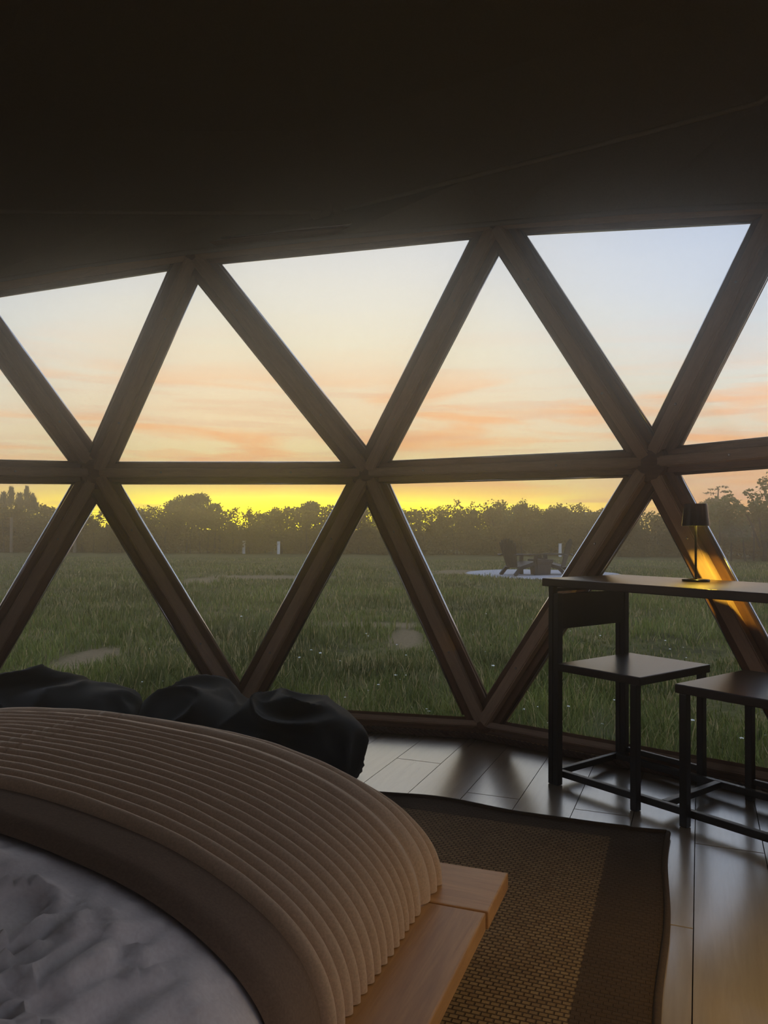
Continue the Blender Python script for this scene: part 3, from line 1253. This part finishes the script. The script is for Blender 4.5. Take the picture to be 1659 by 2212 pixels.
# keep outside the dome
ang = np.hypot(xx - CEN.x, yy - CEN.y)
keep = ang > 2.62
tuft = np.array([noise.noise(V(x * .55, y * .55, 5)) + .5 * noise.noise(V(x * 2.3, y * 2.3, 8)) for x, y in zip(xx, yy)])
bb = np.array([bare(x, y) for x, y in zip(xx, yy)])
gd = np.hypot((xx - 4.55), (yy - 22.6))
keep &= (bb < RNG.uniform(-.25, .45, NG)) & (gd > 2.15) & ((tuft > -.45) | (RNG.uniform(0, 1, NG) < .4))
xx, yy, tuft = xx[keep], yy[keep], tuft[keep]
n_ = len(xx)
zz = np.array([gh(x, y) for x, y in zip(xx, yy)]) - .005
hgt = (.05 + .10 * np.clip(tuft + .5, 0, 1.3)) * RNG.uniform(.5, 1.35, n_) * np.clip(1.05 - yy / 60, .5, 1)
wid = .0030 + .00075 * yy
th = RNG.uniform(0, 2 * np.pi, n_)
ben = RNG.uniform(.15, .9, n_) * hgt
dirx, diry = np.cos(th), np.sin(th)
sx, sy = -diry * wid / 2, dirx * wid / 2
base = np.stack([xx, yy, zz], 1)
v0 = base + np.stack([sx, sy, 0 * sx], 1)
v1 = base - np.stack([sx, sy, 0 * sx], 1)
md = base + np.stack([dirx * ben * .35, diry * ben * .35, hgt * .6], 1)
v2 = md - np.stack([sx, sy, 0 * sx], 1) * .8
v3 = md + np.stack([sx, sy, 0 * sx], 1) * .8
tp = base + np.stack([dirx * ben, diry * ben, hgt], 1)
v4 = tp - np.stack([sx, sy, 0 * sx], 1) * .15
v5 = tp + np.stack([sx, sy, 0 * sx], 1) * .15
VV = np.stack([v0, v1, v2, v3, v4, v5], 1).reshape(-1, 3)
ix = np.arange(n_)[:, None] * 6
FF = np.concatenate([ix + np.array([[0, 1, 2, 3]]), ix + np.array([[3, 2, 4, 5]])], 0)
gA, gB, gC = np.array(lin(84, 100, 42)[:3]), np.array(lin(140, 146, 72)[:3]), np.array(lin(196, 176, 124)[:3])
r_ = RNG.uniform(0, 1, n_)
dry = (RNG.uniform(0, 1, n_) < np.clip(.07 + .10 * (tuft < -.1) + .006 * yy, 0, .4))
cc = gA + (gB - gA) * r_[:, None]
cc *= np.clip(.85 + .55 * np.array([noise.noise(V(x * .35, y * .35, 31)) + .6 * noise.noise(V(x * 1.4, y * 1.4, 33)) for x, y in zip(xx, yy)]), .4, 1.4)[:, None]
cc[dry] = gC * (.6 + .5 * r_[dry][:, None])
grass = col_mesh('grass', VV, FF, np.repeat(cc, 6, axis=0), M_GRASS)
tag(grass, 'unmown green and straw-coloured grass growing across the meadow', 'grass', kind='stuff')

# ---- low broad-leaved weeds close to the window
NW = 26000
yy = np.exp(RNG.uniform(np.log(4.0), np.log(15.0), NW))
xx = RNG.uniform(-1, 1, NW) * (.58 * yy + 1.4)
cl_ = np.array([noise.noise(V(x * .8, y * .8, 21)) for x, y in zip(xx, yy)])
bb = np.array([bare(x, y) for x, y in zip(xx, yy)])
keep = (np.hypot(xx - CEN.x, yy - CEN.y) > 2.66) & (cl_ > .06) & (bb < 0)
xx, yy, cl_ = xx[keep], yy[keep], cl_[keep]
n_ = len(xx)
zz = np.array([gh(x, y) for x, y in zip(xx, yy)]) + RNG.uniform(.0, .16, n_) * np.clip(cl_ * 3, .2, 1.2)
L_ = RNG.uniform(.018, .045, n_) * (1 + yy * .03)
th = RNG.uniform(0, 2 * np.pi, n_)
ti = RNG.uniform(-.5, .6, n_)
d_ = np.stack([np.cos(th) * np.cos(ti), np.sin(th) * np.cos(ti), np.sin(ti)], 1)
s_ = np.stack([-np.sin(th), np.cos(th), RNG.uniform(-.4, .4, n_)], 1)
b_ = np.stack([xx, yy, zz], 1)
VV = np.stack([b_, b_ + d_ * (L_ * .5)[:, None] + s_ * (L_ * .33)[:, None], b_ + d_ * L_[:, None], b_ + d_ * (L_ * .5)[:, None] - s_ * (L_ * .33)[:, None]], 1).reshape(-1, 3)
FF = np.arange(n_ * 4).reshape(-1, 4)
r_ = RNG.uniform(0, 1, n_)[:, None]
cc = np.array(lin(62, 82, 44)[:3]) * (1 - r_) + np.array(lin(112, 130, 74)[:3]) * r_
weeds = col_mesh('weeds', VV, FF, np.repeat(cc, 4, axis=0), M_GRASS)
tag(weeds, 'low broad-leaved weeds tangled in the grass near the window', 'weeds', kind='stuff')

# ---- small white flower heads scattered in the grass
bm = bmesh.new()
for i in range(150):
    y = math.exp(random.uniform(math.log(4.2), math.log(12)))
    x = random.uniform(-.45, 1) * (.55 * y + 1)
    if math.hypot(x - CEN.x, y - CEN.y) < 2.75 or bare(x, y) > 0:
        continue
    r = random.uniform(.006, .014) * (1 + y * .04)
    c = V(x, y, gh(x, y) + random.uniform(.06, .17))
    M_ = Matrix.Translation(c) @ Matrix.Rotation(random.uniform(-.4, .4), 4, 'X') @ Matrix.Rotation(random.uniform(0, 3), 4, 'Z')
    vs_ = []
    for k in range(10):
        rr = r * (1 if k % 2 == 0 else .55)
        vs_.append(bm.verts.new(M_ @ V(rr * math.cos(k * .628), rr * math.sin(k * .628), .002 * (k % 2))))
    top = bm.verts.new(M_ @ V(0, 0, r * .35))
    for k in range(10):
        bm.faces.new((vs_[k], vs_[(k + 1) % 10], top))
fl = bmobj('wild_flowers', bm, M_WHITE)
tag(fl, 'tiny white flower heads dotted through the grass near the window', 'flowers', kind='stuff')

# ---- gravel circle with two garden chairs and a fire pit
GC = V(4.55, 22.6, GZ)
bm = bmesh.new()
rg = []
for r, z in ((2.25, -.02), (2.12, .045), (1.9, .06), (1.2, .065), (.3, .07)):
    ring = []
    for k in range(48):
        a = 2 * math.pi * k / 48
        q = r * (1 + .03 * math.sin(3 * a + 1) + .02 * math.sin(7 * a))
        ring.append(bm.verts.new(GC + V(q * math.cos(a), q * math.sin(a), z)))
    rg.append(ring)
for a, b in zip(rg, rg[1:]):
    for i in range(48):
        bm.faces.new((a[i], a[(i + 1) % 48], b[(i + 1) % 48], b[i]))
cap(bm, rg[-1])
gp = bmobj('gravel_circle', bm, M_GRAVEL)
tag(gp, 'pale round gravel patch under the garden chairs', 'gravel', kind='stuff')
GT = GZ + .064


def adirondack(loc, rz_, label):
    r = empty('garden_chair', loc, rz_)
    tag(r, label, 'garden chair', 'garden chairs on the gravel')
    # faces +Y (local); seat slopes back
    def slab(name, pts, w0, w1, th, par=r):
        """strip through side-view points (y,z), x from w0 to w1"""
        bm = bmesh.new()
        up, dn = [], []
        for i, (y, z) in enumerate(pts):
            a, b = pts[max(0, i - 1)], pts[min(len(pts) - 1, i + 1)]
            ny_, nz_ = -(b[1] - a[1]), (b[0] - a[0])
            l = math.hypot(ny_, nz_)
            up.append((y + ny_ / l * th / 2, z + nz_ / l * th / 2))
            dn.append((y - ny_ / l * th / 2, z - nz_ / l * th / 2))
        vs_ = [[bm.verts.new((x, p[0], p[1])) for p in q] for x in (w0, w1) for q in (up, dn)]
        A, B, C_, D = vs_
        for i in range(len(pts) - 1):
            bm.faces.new((A[i], A[i + 1], C_[i + 1], C_[i]))
            bm.faces.new((B[i + 1], B[i], D[i], D[i + 1]))
            bm.faces.new((A[i + 1], A[i], B[i], B[i + 1]))
            bm.faces.new((C_[i], C_[i + 1], D[i + 1], D[i]))
        for i in (0, -1):
            bm.faces.new((A[i], C_[i], D[i], B[i]))
        bmesh.ops.recalc_face_normals(bm, faces=bm.faces)
        return bmobj(name, bm, M_RES, par)
    # seat slats
    for k in range(6):
        y = .30 - k * .10
        z = .36 - k * .026
        slab('seat_slat', [(y, z), (y - .085, z - .022)], -.26, .26, .022)
    slab('seat_slat', [(.375, .27), (.36, .33), (.31, .363)], -.26, .26, .022)
    # fan back
    for k in range(7):
        q = (k - 3) / 3.0
        xb, xt = q * .19, q * .30
        top = .98 - .10 * q * q
        bm = bmesh.new()
        w0, w1 = .025, .038
        yb, zb, yt = -.24, .22, -.44
        ylen = (top - zb)
        def P(x, f_, o_):
            z = zb + ylen * f_
            return (x, yb + (yt - yb) * (f_ * ylen / .76) + o_, z)
        vs_ = []
        for o_ in (0, -.022):
            for f_, w in ((0, w0), (.45, w1), (.93, w1 * 1.05), (1.0, w1 * .6)):
                xc = xb + (xt - xb) * f_
                vs_.append((bm.verts.new(P(xc - w, f_, o_)), bm.verts.new(P(xc + w, f_, o_))))
        for i in range(3):
            bm.faces.new((vs_[i][0], vs_[i][1], vs_[i + 1][1], vs_[i + 1][0]))
            bm.faces.new((vs_[i + 4][1], vs_[i + 4][0], vs_[i + 5][0], vs_[i + 5][1]))
            bm.faces.new((vs_[i][0], vs_[i + 1][0], vs_[i + 5][0], vs_[i + 4][0]))
            bm.faces.new((vs_[i + 1][1], vs_[i][1], vs_[i + 4][1], vs_[i + 5][1]))
        bm.faces.new((vs_[3][0], vs_[3][1], vs_[7][1], vs_[7][0]))
        bm.faces.new((vs_[0][1], vs_[0][0], vs_[4][0], vs_[4][1]))
        bmesh.ops.recalc_face_normals(bm, faces=bm.faces)
        bmobj('back_slat', bm, M_RES, r)
    slab('back_rail', [(-.325, .50), (-.345, .57)], -.27, .27, .022)
    slab('back_rail', [(-.405, .80), (-.42, .86)], -.27, .27, .018)
    for s_ in (-1, 1):
        a = sorted((s_ * .27, s_ * .40))
        slab('armrest', [(.36, .555), (.1, .56), (-.40, .55), (-.44, .53)], a[0], a[1], .026)
        a = sorted((s_ * .275, s_ * .325))
        slab('front_leg', [(.325, .002), (.30, .28), (.325, .542)], a[0], a[1], .11)
        slab('rear_leg', [(.24, .315), (-.20, .20), (-.40, .002)], a[0], a[1], .095)
    return r


adirondack((3.66, 21.35, GT), math.radians(-60), 'dark slatted garden chair on the gravel facing right')
adirondack((4.68, 21.75, GT), math.radians(64), 'dark slatted garden chair on the gravel facing left')
fp = empty('fire_pit', (4.26, 21.5, GT), .35)
tag(fp, 'square dark fire pit on the gravel between the garden chairs', 'fire pit')
bm = bmesh.new()
prof_ = [(.19, .0), (.21, .28), (.25, .36), (.25, .42), (.20, .42), (.17, .34)]
rings = []
for r, z in prof_:
    rings.append([bm.verts.new((r * sx_, r * sy_, z)) for sx_, sy_ in ((-1, -1), (1, -1), (1, 1), (-1, 1))])
for a, b in zip(rings, rings[1:]):
    for i in range(4):
        bm.faces.new((a[i], a[(i + 1) % 4], b[(i + 1) % 4], b[i]))
cap(bm, rings[0], True)
cap(bm, rings[-1])
bmobj('bowl', bm, M_STONE, fp)
bm = bmesh.new()
for k in range(14):
    M_ = Matrix.Translation((random.uniform(-.1, .1), random.uniform(-.1, .1), .375 + random.uniform(-.01, .06))) @ Matrix.Rotation(random.uniform(0, 3), 4, 'Z') @ Matrix.Diagonal((.07, .05, .045, 1))
    bmesh.ops.create_icosphere(bm, subdivisions=1, radius=1.0, matrix=M_)
co = bmobj('lava_rocks', bm, M_STONE, fp)
co['kind'] = 'stuff'

# ---- hedge and trees
L_HEDGE = leafmat('hedge_leaf', lin(108, 92, 42), lin(156, 128, 66), .8, .55)
L_DARK = leafmat('dark_leaf', lin(60, 66, 46), lin(84, 88, 62), 1.1, .3)
L_TREE = leafmat('tree_leaf', lin(86, 94, 50), lin(126, 128, 72), 1.2, .4)


def leaf_cloud(clumps, nleaf, size, seed, up=.0):
    """leaves on clumps [(centre, radii)], as quads folded a little"""
    rg_ = np.random.default_rng(seed)
    vol = np.array([c[1][0] * c[1][2] for c in clumps])
    cnt = np.maximum(8, (nleaf * vol / vol.sum()).astype(int))
    P = []
    for (c, r), k in zip(clumps, cnt):
        d = rg_.normal(size=(k, 3))
        d /= np.linalg.norm(d, axis=1)[:, None]
        q = rg_.uniform(.35, 1.05, k) ** .6
        P.append(np.array(c) + d * q[:, None] * np.array(r))
    P = np.concatenate(P)
    k = len(P)
    a = rg_.normal(size=(k, 3))
    a[:, 2] = a[:, 2] * .6 - .2
    a /= np.linalg.norm(a, axis=1)[:, None]
    b = np.cross(a, rg_.normal(size=(k, 3)))
    b /= np.linalg.norm(b, axis=1)[:, None]
    s_ = size * rg_.uniform(.6, 1.35, k)[:, None]
    nn = np.cross(a, b)
    V4 = np.stack([P, P + a * s_ * .5 + b * s_ * .34 + nn * s_ * .1, P + a * s_, P + a * s_ * .5 - b * s_ * .34 + nn * s_ * .1], 1).reshape(-1, 3)
    return V4, np.arange(4 * k).reshape(-1, 4)


def shrub_mesh(seed, w, h, nleaf, size, stems=True):
    rg_ = random.Random(seed)
    cl = []
    for i in range(24):
        z = rg_.uniform(.10, .96)
        x = rg_.uniform(-.5, .5) * w * (1.1 - .35 * z)
        y = rg_.uniform(-.5, .5) * w * .8
        r = rg_.uniform(.16, .28) * w
        cl.append(((x, y, z * h - .1), (r, r, r * rg_.uniform(.6, .95))))
    for i in range(7):                       # leafy shoots that break the skyline
        x = rg_.uniform(-.5, .5) * w
        cl.append(((x, rg_.uniform(-.3, .3) * w, h * rg_.uniform(.94, 1.08)), (.07 * w, .07 * w, .10 * h)))
    v_, f_ = leaf_cloud(cl, nleaf, size, seed)
    me = col_mesh('foliage', v_, f_, None, None)
    mesh_l = me.data
    bpy.data.objects.remove(me)
    bm = bmesh.new()
    for i in range(9):
        x = rg_.uniform(-.48, .48) * w
        y = rg_.uniform(-.35, .05) * w
        tube_pts(bm, [V(x, y, -.05), V(x + rg_.uniform(-.05, .05), y, .3 * h), V(x + rg_.uniform(-.15, .15), y + .05, .75 * h)], [.035, .03, .015], 5)
    ms = bpy.data.meshes.new('stem')
    bm.to_mesh(ms)
    bm.free()
    ms.materials.append(M_BARK)
    return mesh_l, ms


KINDS = [shrub_mesh(21 + i, 2.5, 2.2, 5200, .13) for i in range(5)]
for ml, _ in KINDS:
    ml.materials.append(L_HEDGE)


def shrub(name, kind, loc, rz_, sc, label, cat, group):
    r = empty(name, loc, rz_)
    r.scale = sc
    tag(r, label, cat, group)
    link('foliage', KINDS[kind][0], None, r)
    s_ = link('stems', KINDS[kind][1], None, r)
    s_['kind'] = 'stuff'
    return r


k = 0
hx = -27.0
rr = random.Random(5)
while hx < 27.5:
    Y = 41.5 + rr.uniform(-1.2, 1.2) + max(0, hx) * -.10
    prof_h = 1.0
    px = 829.5 + 1708 * hx / Y
    if 480 < px < 640:
        prof_h = .97
    if 990 < px < 1235:
        prof_h = 1.10
    if 1235 < px < 1330:
        prof_h = .93
    if 90 < px < 350:
        prof_h = .93
    sc = rr.uniform(.93, 1.03) * prof_h
    zone = 'left' if px < 420 else ('middle' if px < 900 else 'right')
    shrub('hedge_shrub', k % 5, (hx, Y, GZ), rr.choice((0, math.pi)) + rr.uniform(-.3, .3), (1.05, 1.0, sc),
          {'left': 'tall leafy hedge shrub at the meadow edge, left part of the row',
           'middle': 'tall leafy hedge shrub at the meadow edge under the yellow glow',
           'right': 'tall leafy hedge shrub at the meadow edge, right part of the row'}[zone], 'shrub',
          'hedge shrubs in the %s of the row' % zone)
    hx += rr.uniform(1.25, 1.5)
    k += 1


def tree(name, loc, clumps, nleaf, size, lm, label, trunk, seed, cat='tree', group=None, branches=()):
    r = empty(name, loc)
    tag(r, label, cat, group)
    v_, f_ = leaf_cloud(clumps, nleaf, size, seed)
    col_mesh('foliage', v_, f_, None, lm, r)
    bm = bmesh.new()
    tube_pts(bm, [V(*p) for p in trunk[0]], trunk[1], 8)
    for b in branches:
        tube_pts(bm, [V(*p) for p in b[0]], b[1], 6)
    bmobj('trunk', bm, M_BARK, r, True)
    return r


def round_crown(w, h0, h1, seed, n=26, rs=.26):
    rg_ = random.Random(seed)
    out = []
    for i in range(n):
        a = rg_.uniform(0, 6.283)
        q = rg_.uniform(0, 1) ** .5
        z = rg_.uniform(0, 1)
        zz_ = h0 + (h1 - h0) * z * .9
        rad = w * math.sqrt(max(.05, 1 - (z * .95) ** 2.4))
        out.append(((rad * q * math.cos(a), rad * q * math.sin(a), zz_), (rs * w, rs * w, rs * w * .8)))
    return out


tree('round_tree', (-12.05, 50, GZ), round_crown(1.75, 1.6, 3.35, 3), 9000, .14, L_TREE,
     'round dense tree rising above the hedge in the yellow glow', ([(0, 0, -.1), (0, 0, 1.2), (.1, 0, 2.2)], [.18, .14, .08]), 5)
tree('small_tree', (-4.75, 50, GZ), round_crown(1.05, 1.8, 3.0, 9, 18, .32), 4500, .14, L_TREE,
     'small rounded treetop just above the hedge left of the middle strut', ([(0, 0, -.1), (0, 0, 1.2), (.1, 0, 2.2)], [.14, .1, .06]), 7)
tree('small_tree', (7.6, 47, GZ), round_crown(1.7, 1.4, 2.7, 12, 22, .3), 6500, .14, L_TREE,
     'broad bushy tree above the hedge behind the left garden chair', ([(0, 0, -.1), (0, 0, 1.2), (.1, 0, 2.0)], [.14, .1, .06]), 13)
tree('small_tree', (10.4, 47, GZ), round_crown(1.3, 1.4, 2.65, 14, 20, .3), 5500, .14, L_TREE,
     'rounded bushy tree above the hedge behind the right garden chair', ([(0, 0, -.1), (0, 0, 1.2), (.1, 0, 2.0)], [.14, .1, .06]), 17)
tree('conifer', (24.2, 58, GZ), round_crown(1.5, 1.4, 3.7, 31, 26, .3) + [((0.3 + .6 * q, 0, 4.1 + .16 * i), (.5, .3, .05)) for i, q in enumerate((-1, 1, -.4, .5))], 9000, .13, L_DARK,
     'dark dense tree with a flat tiered tip, beyond the lamp', ([(0, 0, -.1), (.2, 0, 2.2), (.35, 0, 4.6)], [.2, .14, .03]), 23)

# nearer loose tree at the right edge
rg_ = random.Random(77)
cl_, br_ = [], []
for i in range(30):
    x = rg_.uniform(-2.3, 2.6)
    z = rg_.uniform(1.1, 2.4) + max(0, x) * .15
    cl_.append(((x, rg_.uniform(-.8, .8), z), (.5, .5, .42)))
for sx_, tx, tz in ((-.6, -1.5, 2.9), (-.2, -.7, 3.0), (.1, -.1, 3.5), (.4, .35, 4.1), (.5, .95, 4.0), (.8, 1.6, 3.7), (1.2, 2.3, 3.9)):
    p = [(sx_ * .3, 0, .6), (sx_, 0, 1.7), ((sx_ + tx) / 2 + .1, 0, (1.7 + tz) / 2), (tx, 0, tz)]
    br_.append((p, [.05, .04, .028, .010]))
    for f_ in (.45, .6, .75, .88, 1.0):
        cl_.append(((sx_ + (tx - sx_) * f_ + rg_.uniform(-.12, .12), rg_.uniform(-.2, .2), 1.7 + (tz - 1.7) * f_), (.20, .2, .17)))
for i in range(9):
    x = -2 + i * .5
    br_.append(([(x, rg_.uniform(-.4, .1), -.05), (x + .05, 0, 1.0), (x + rg_.uniform(-.2, .2), 0, 1.8)], [.04, .035, .02]))
tree('loose_tree', (16.6, 34.5, GZ), cl_, 5200, .17, L_TREE, 'loose leafy tree at the right edge with branches reaching above the hedge',
     ([(0, 0, -.1), (.05, 0, .8), (.1, 0, 2.0)], [.11, .08, .05]), 41, branches=br_)

# pampas grass at the left
pg = empty('pampas_grass', (-20.0, 42.0, GZ))
tag(pg, 'tall pampas grass with feathery plumes above the hedge at the far left', 'pampas grass')
M_PLUME = leafmat('plume', lin(150, 140, 110), lin(190, 176, 140), 2, .4)
rg2 = np.random.default_rng(6)
for i, (x, h, ln) in enumerate(((-.85, 2.75, .85), (-.6, 2.95, 1.0), (-.35, 2.70, .8), (-.1, 3.0, 1.0), (.18, 3.25, 1.0), (.45, 2.7, .9), (.75, 2.95, .95), (1.0, 3.3, 1.1), (1.2, 2.9, .9), (1.5, 2.75, .8))):
    m_ = 520
    f_ = rg2.uniform(0, 1, m_)
    lean = .12 * (i % 3 - 1)
    px_ = x + lean * f_
    P = np.stack([px_ + rg2.normal(0, .085, m_) * np.sin(np.pi * np.clip(f_ * .9 + .06, 0, 1)) * 1.2, rg2.normal(0, .05, m_), h - ln + ln * f_], 1)
    d = np.stack([rg2.normal(0, .35, m_) + lean, rg2.normal(0, .3, m_), np.ones(m_)], 1)
    d /= np.linalg.norm(d, axis=1)[:, None]
    b = np.cross(d, rg2.normal(size=(m_, 3)))
    b /= np.linalg.norm(b, axis=1)[:, None]
    V4 = np.stack([P, P + d * .08 + b * .02, P + d * .24, P + d * .08 - b * .02], 1).reshape(-1, 3)
    pl = col_mesh('plume', V4, np.arange(4 * m_).reshape(-1, 4), None, M_PLUME, pg)
    bm = bmesh.new()
    tube_pts(bm, [V(x * .4, 0, 0), V(x * .8, 0, 1.2), V(x + lean, 0, h - .1)], [.02, .016, .008], 5)
    bmobj('stalk', bm, M_PLUME, pg)
m_ = 2600
th = rg2.uniform(0, 6.283, m_)
r0 = rg2.uniform(0, .4, m_)
P = np.stack([.3 + r0 * np.cos(th), r0 * np.sin(th) - .3, np.zeros(m_)], 1)
o_ = np.stack([np.cos(th), np.sin(th), np.zeros(m_)], 1)
hh = rg2.uniform(1.2, 2.2, m_)[:, None]
sd = np.stack([-np.sin(th), np.cos(th), np.zeros(m_)], 1) * .014
mid_ = P + o_ * .35 * hh * .5 + np.array([0, 0, 1]) * hh * .75
tip = P + o_ * .75 * hh * .6 + np.array([0, 0, 1]) * hh
V6 = np.stack([P - sd, P + sd, mid_ + sd, mid_ - sd, tip + sd * .2, tip - sd * .2], 1).reshape(-1, 3)
ix = np.arange(m_)[:, None] * 6
FF = np.concatenate([ix + np.array([[0, 1, 2, 3]]), ix + np.array([[3, 2, 4, 5]])], 0)
col_mesh('foliage', V6, FF, None, L_DARK, pg)

# wire fence with posts in front of the hedge
fn = empty('wire_fence', (-15.5, 39.6, GZ))
tag(fn, 'wire mesh fence on wooden posts at the left meadow edge', 'fence')
for x, h in ((-3.15, 1.75), (.05, 1.9), (3.4, 2.2), (-6.5, 1.9)):
    bm = bmesh.new()
    rg3 = lathe(bm, [(.075, -.05), (.075, h - .02), (.06, h)], 10, Matrix.Translation((x, 0, 0)))
    cap(bm, rg3[-1])
    cap(bm, rg3[0], True)
    bmobj('post', bm, M_POST, fn)
bm = bmesh.new()
for z in (1.2, 1.4, 1.6, 1.8, 2.0, 2.12):
    tube_pts(bm, [V(-6.5, .09, z), V(3.4, .09, z + .03)], .007, 4)
for i in range(66):
    x = -6.5 + i * .15
    tube_pts(bm, [V(x, .09, 1.2), V(x, .09, 2.12)], .004, 4)
w_ = bmobj('wire_mesh', bm, M_WIRE, fn)
w_['kind'] = 'stuff'

# white stakes at the foot of the hedge
for x, y, h, lb in ((-7.05, 39.9, .62, 'short white stake at the hedge foot, leftmost of the stakes'), (-5.3, 39.9, .60, 'short white stake at the hedge foot, second from the left'),
                    (-3.25, 40.2, .5, 'short white stake at the hedge foot, beside the middle strut'), (8.6, 38.6, .62, 'short white stake at the hedge foot behind the garden chairs'),
                    (15.6, 42.0, .75, 'white marker board standing in the grass beyond the table')):
    r = empty('stake', (x, y, GZ))
    tag(r, lb, 'stake', 'white stakes along the hedge')
    bm = bmesh.new()
    add_box(bm, (-.07, -.04, -.05), (.07, .04, h), .01)
    bmobj('post', bm, M_WHITE, r)
    bm = bmesh.new()
    add_box(bm, (-.085, -.055, h + .001), (.085, .055, h + .03), .008)
    bmobj('cap', bm, M_WHITE, r)

# far house above the hedge
hs = empty('house', (31.6, 118, GZ))
tag(hs, 'low grey house far beyond the hedge, only its roof showing', 'house')
box('wall', (-2.0, -2, 0), (6, 2, 3.2), M_PLASTER, hs)
box('wall', (-6.5, -1.5, 0), (-2.001, 2, 2.7), M_PLASTER, hs)
for x0, x1, z0, z1 in ((-2.3, 6.3, 3.2, 4.15), (-6.8, -2.31, 2.7, 3.3)):
    bm = bmesh.new()
    vs_ = [bm.verts.new(p) for p in ((x0, -2.4, z0), (x1, -2.4, z0), (x1, 2.4, z0), (x0, 2.4, z0), (x0 + .2, 0, z1), (x1 - .2, 0, z1))]
    for q in ((0, 1, 5, 4), (2, 3, 4, 5), (0, 4, 3), (1, 2, 5), (0, 3, 2, 1)):
        bm.faces.new([vs_[i] for i in q])
    bmobj('roof', bm, M_ROOF, hs)
for x in (-.6, 1.6, 3.8):
    wn = box('window', (x, -2.06, 1.0), (x + 1.1, -2.001, 2.3), M_WHITE, hs)
    box('pane', (x + .08, -2.075, 1.08), (x + 1.02, -2.061, 2.22), M_WINF, wn)

# thin mist volume added over the meadow to give the hedge a golden glow
mm = bpy.data.materials.new('added_mist')
mm.use_nodes = True
N = NT(mm.node_tree)
N.n.remove(N.n['Principled BSDF'])
vsn = N.new('ShaderNodeVolumeScatter')
vsn.inputs['Color'].default_value = (1.0, .80, .48, 1)
vsn.inputs['Density'].default_value = .010
vsn.inputs['Anisotropy'].default_value = .72
N.l.new(vsn.outputs[0], N.n['Material Output'].inputs['Volume'])
mist = box('added_mist', (-55, 6, -.6), (55, 62, 7), mm)
tag(mist, 'thin golden mist volume added over the meadow to make the hedge glow', 'mist', kind='stuff')

# faint haze volume added in the room to stand in for lens flare
hm = bpy.data.materials.new('glare_haze')
hm.use_nodes = True
N = NT(hm.node_tree)
N.n.remove(N.n['Principled BSDF'])
vsn = N.new('ShaderNodeVolumeScatter')
vsn.inputs['Color'].default_value = (1.0, .97, .93, 1)
vsn.inputs['Density'].default_value = .075
vsn.inputs['Anisotropy'].default_value = .94
N.l.new(vsn.outputs[0], N.n['Material Output'].inputs['Volume'])
bm = bmesh.new()
for ring in (NB, MB, TB, BACK_B, BACK_M, BACK_T, UR):
    for p in ring:
        bm.verts.new(CEN + (p - CEN) * .97)
r_h = bmesh.ops.convex_hull(bm, input=bm.verts)
bmesh.ops.delete(bm, geom=[v_ for v_ in bm.verts if not v_.link_faces], context='VERTS')
bmesh.ops.recalc_face_normals(bm, faces=bm.faces)
glare = bmobj('glare_haze', bm, hm)
tag(glare, 'faint haze filling the room and glowing against the windows', 'glare', kind='stuff')
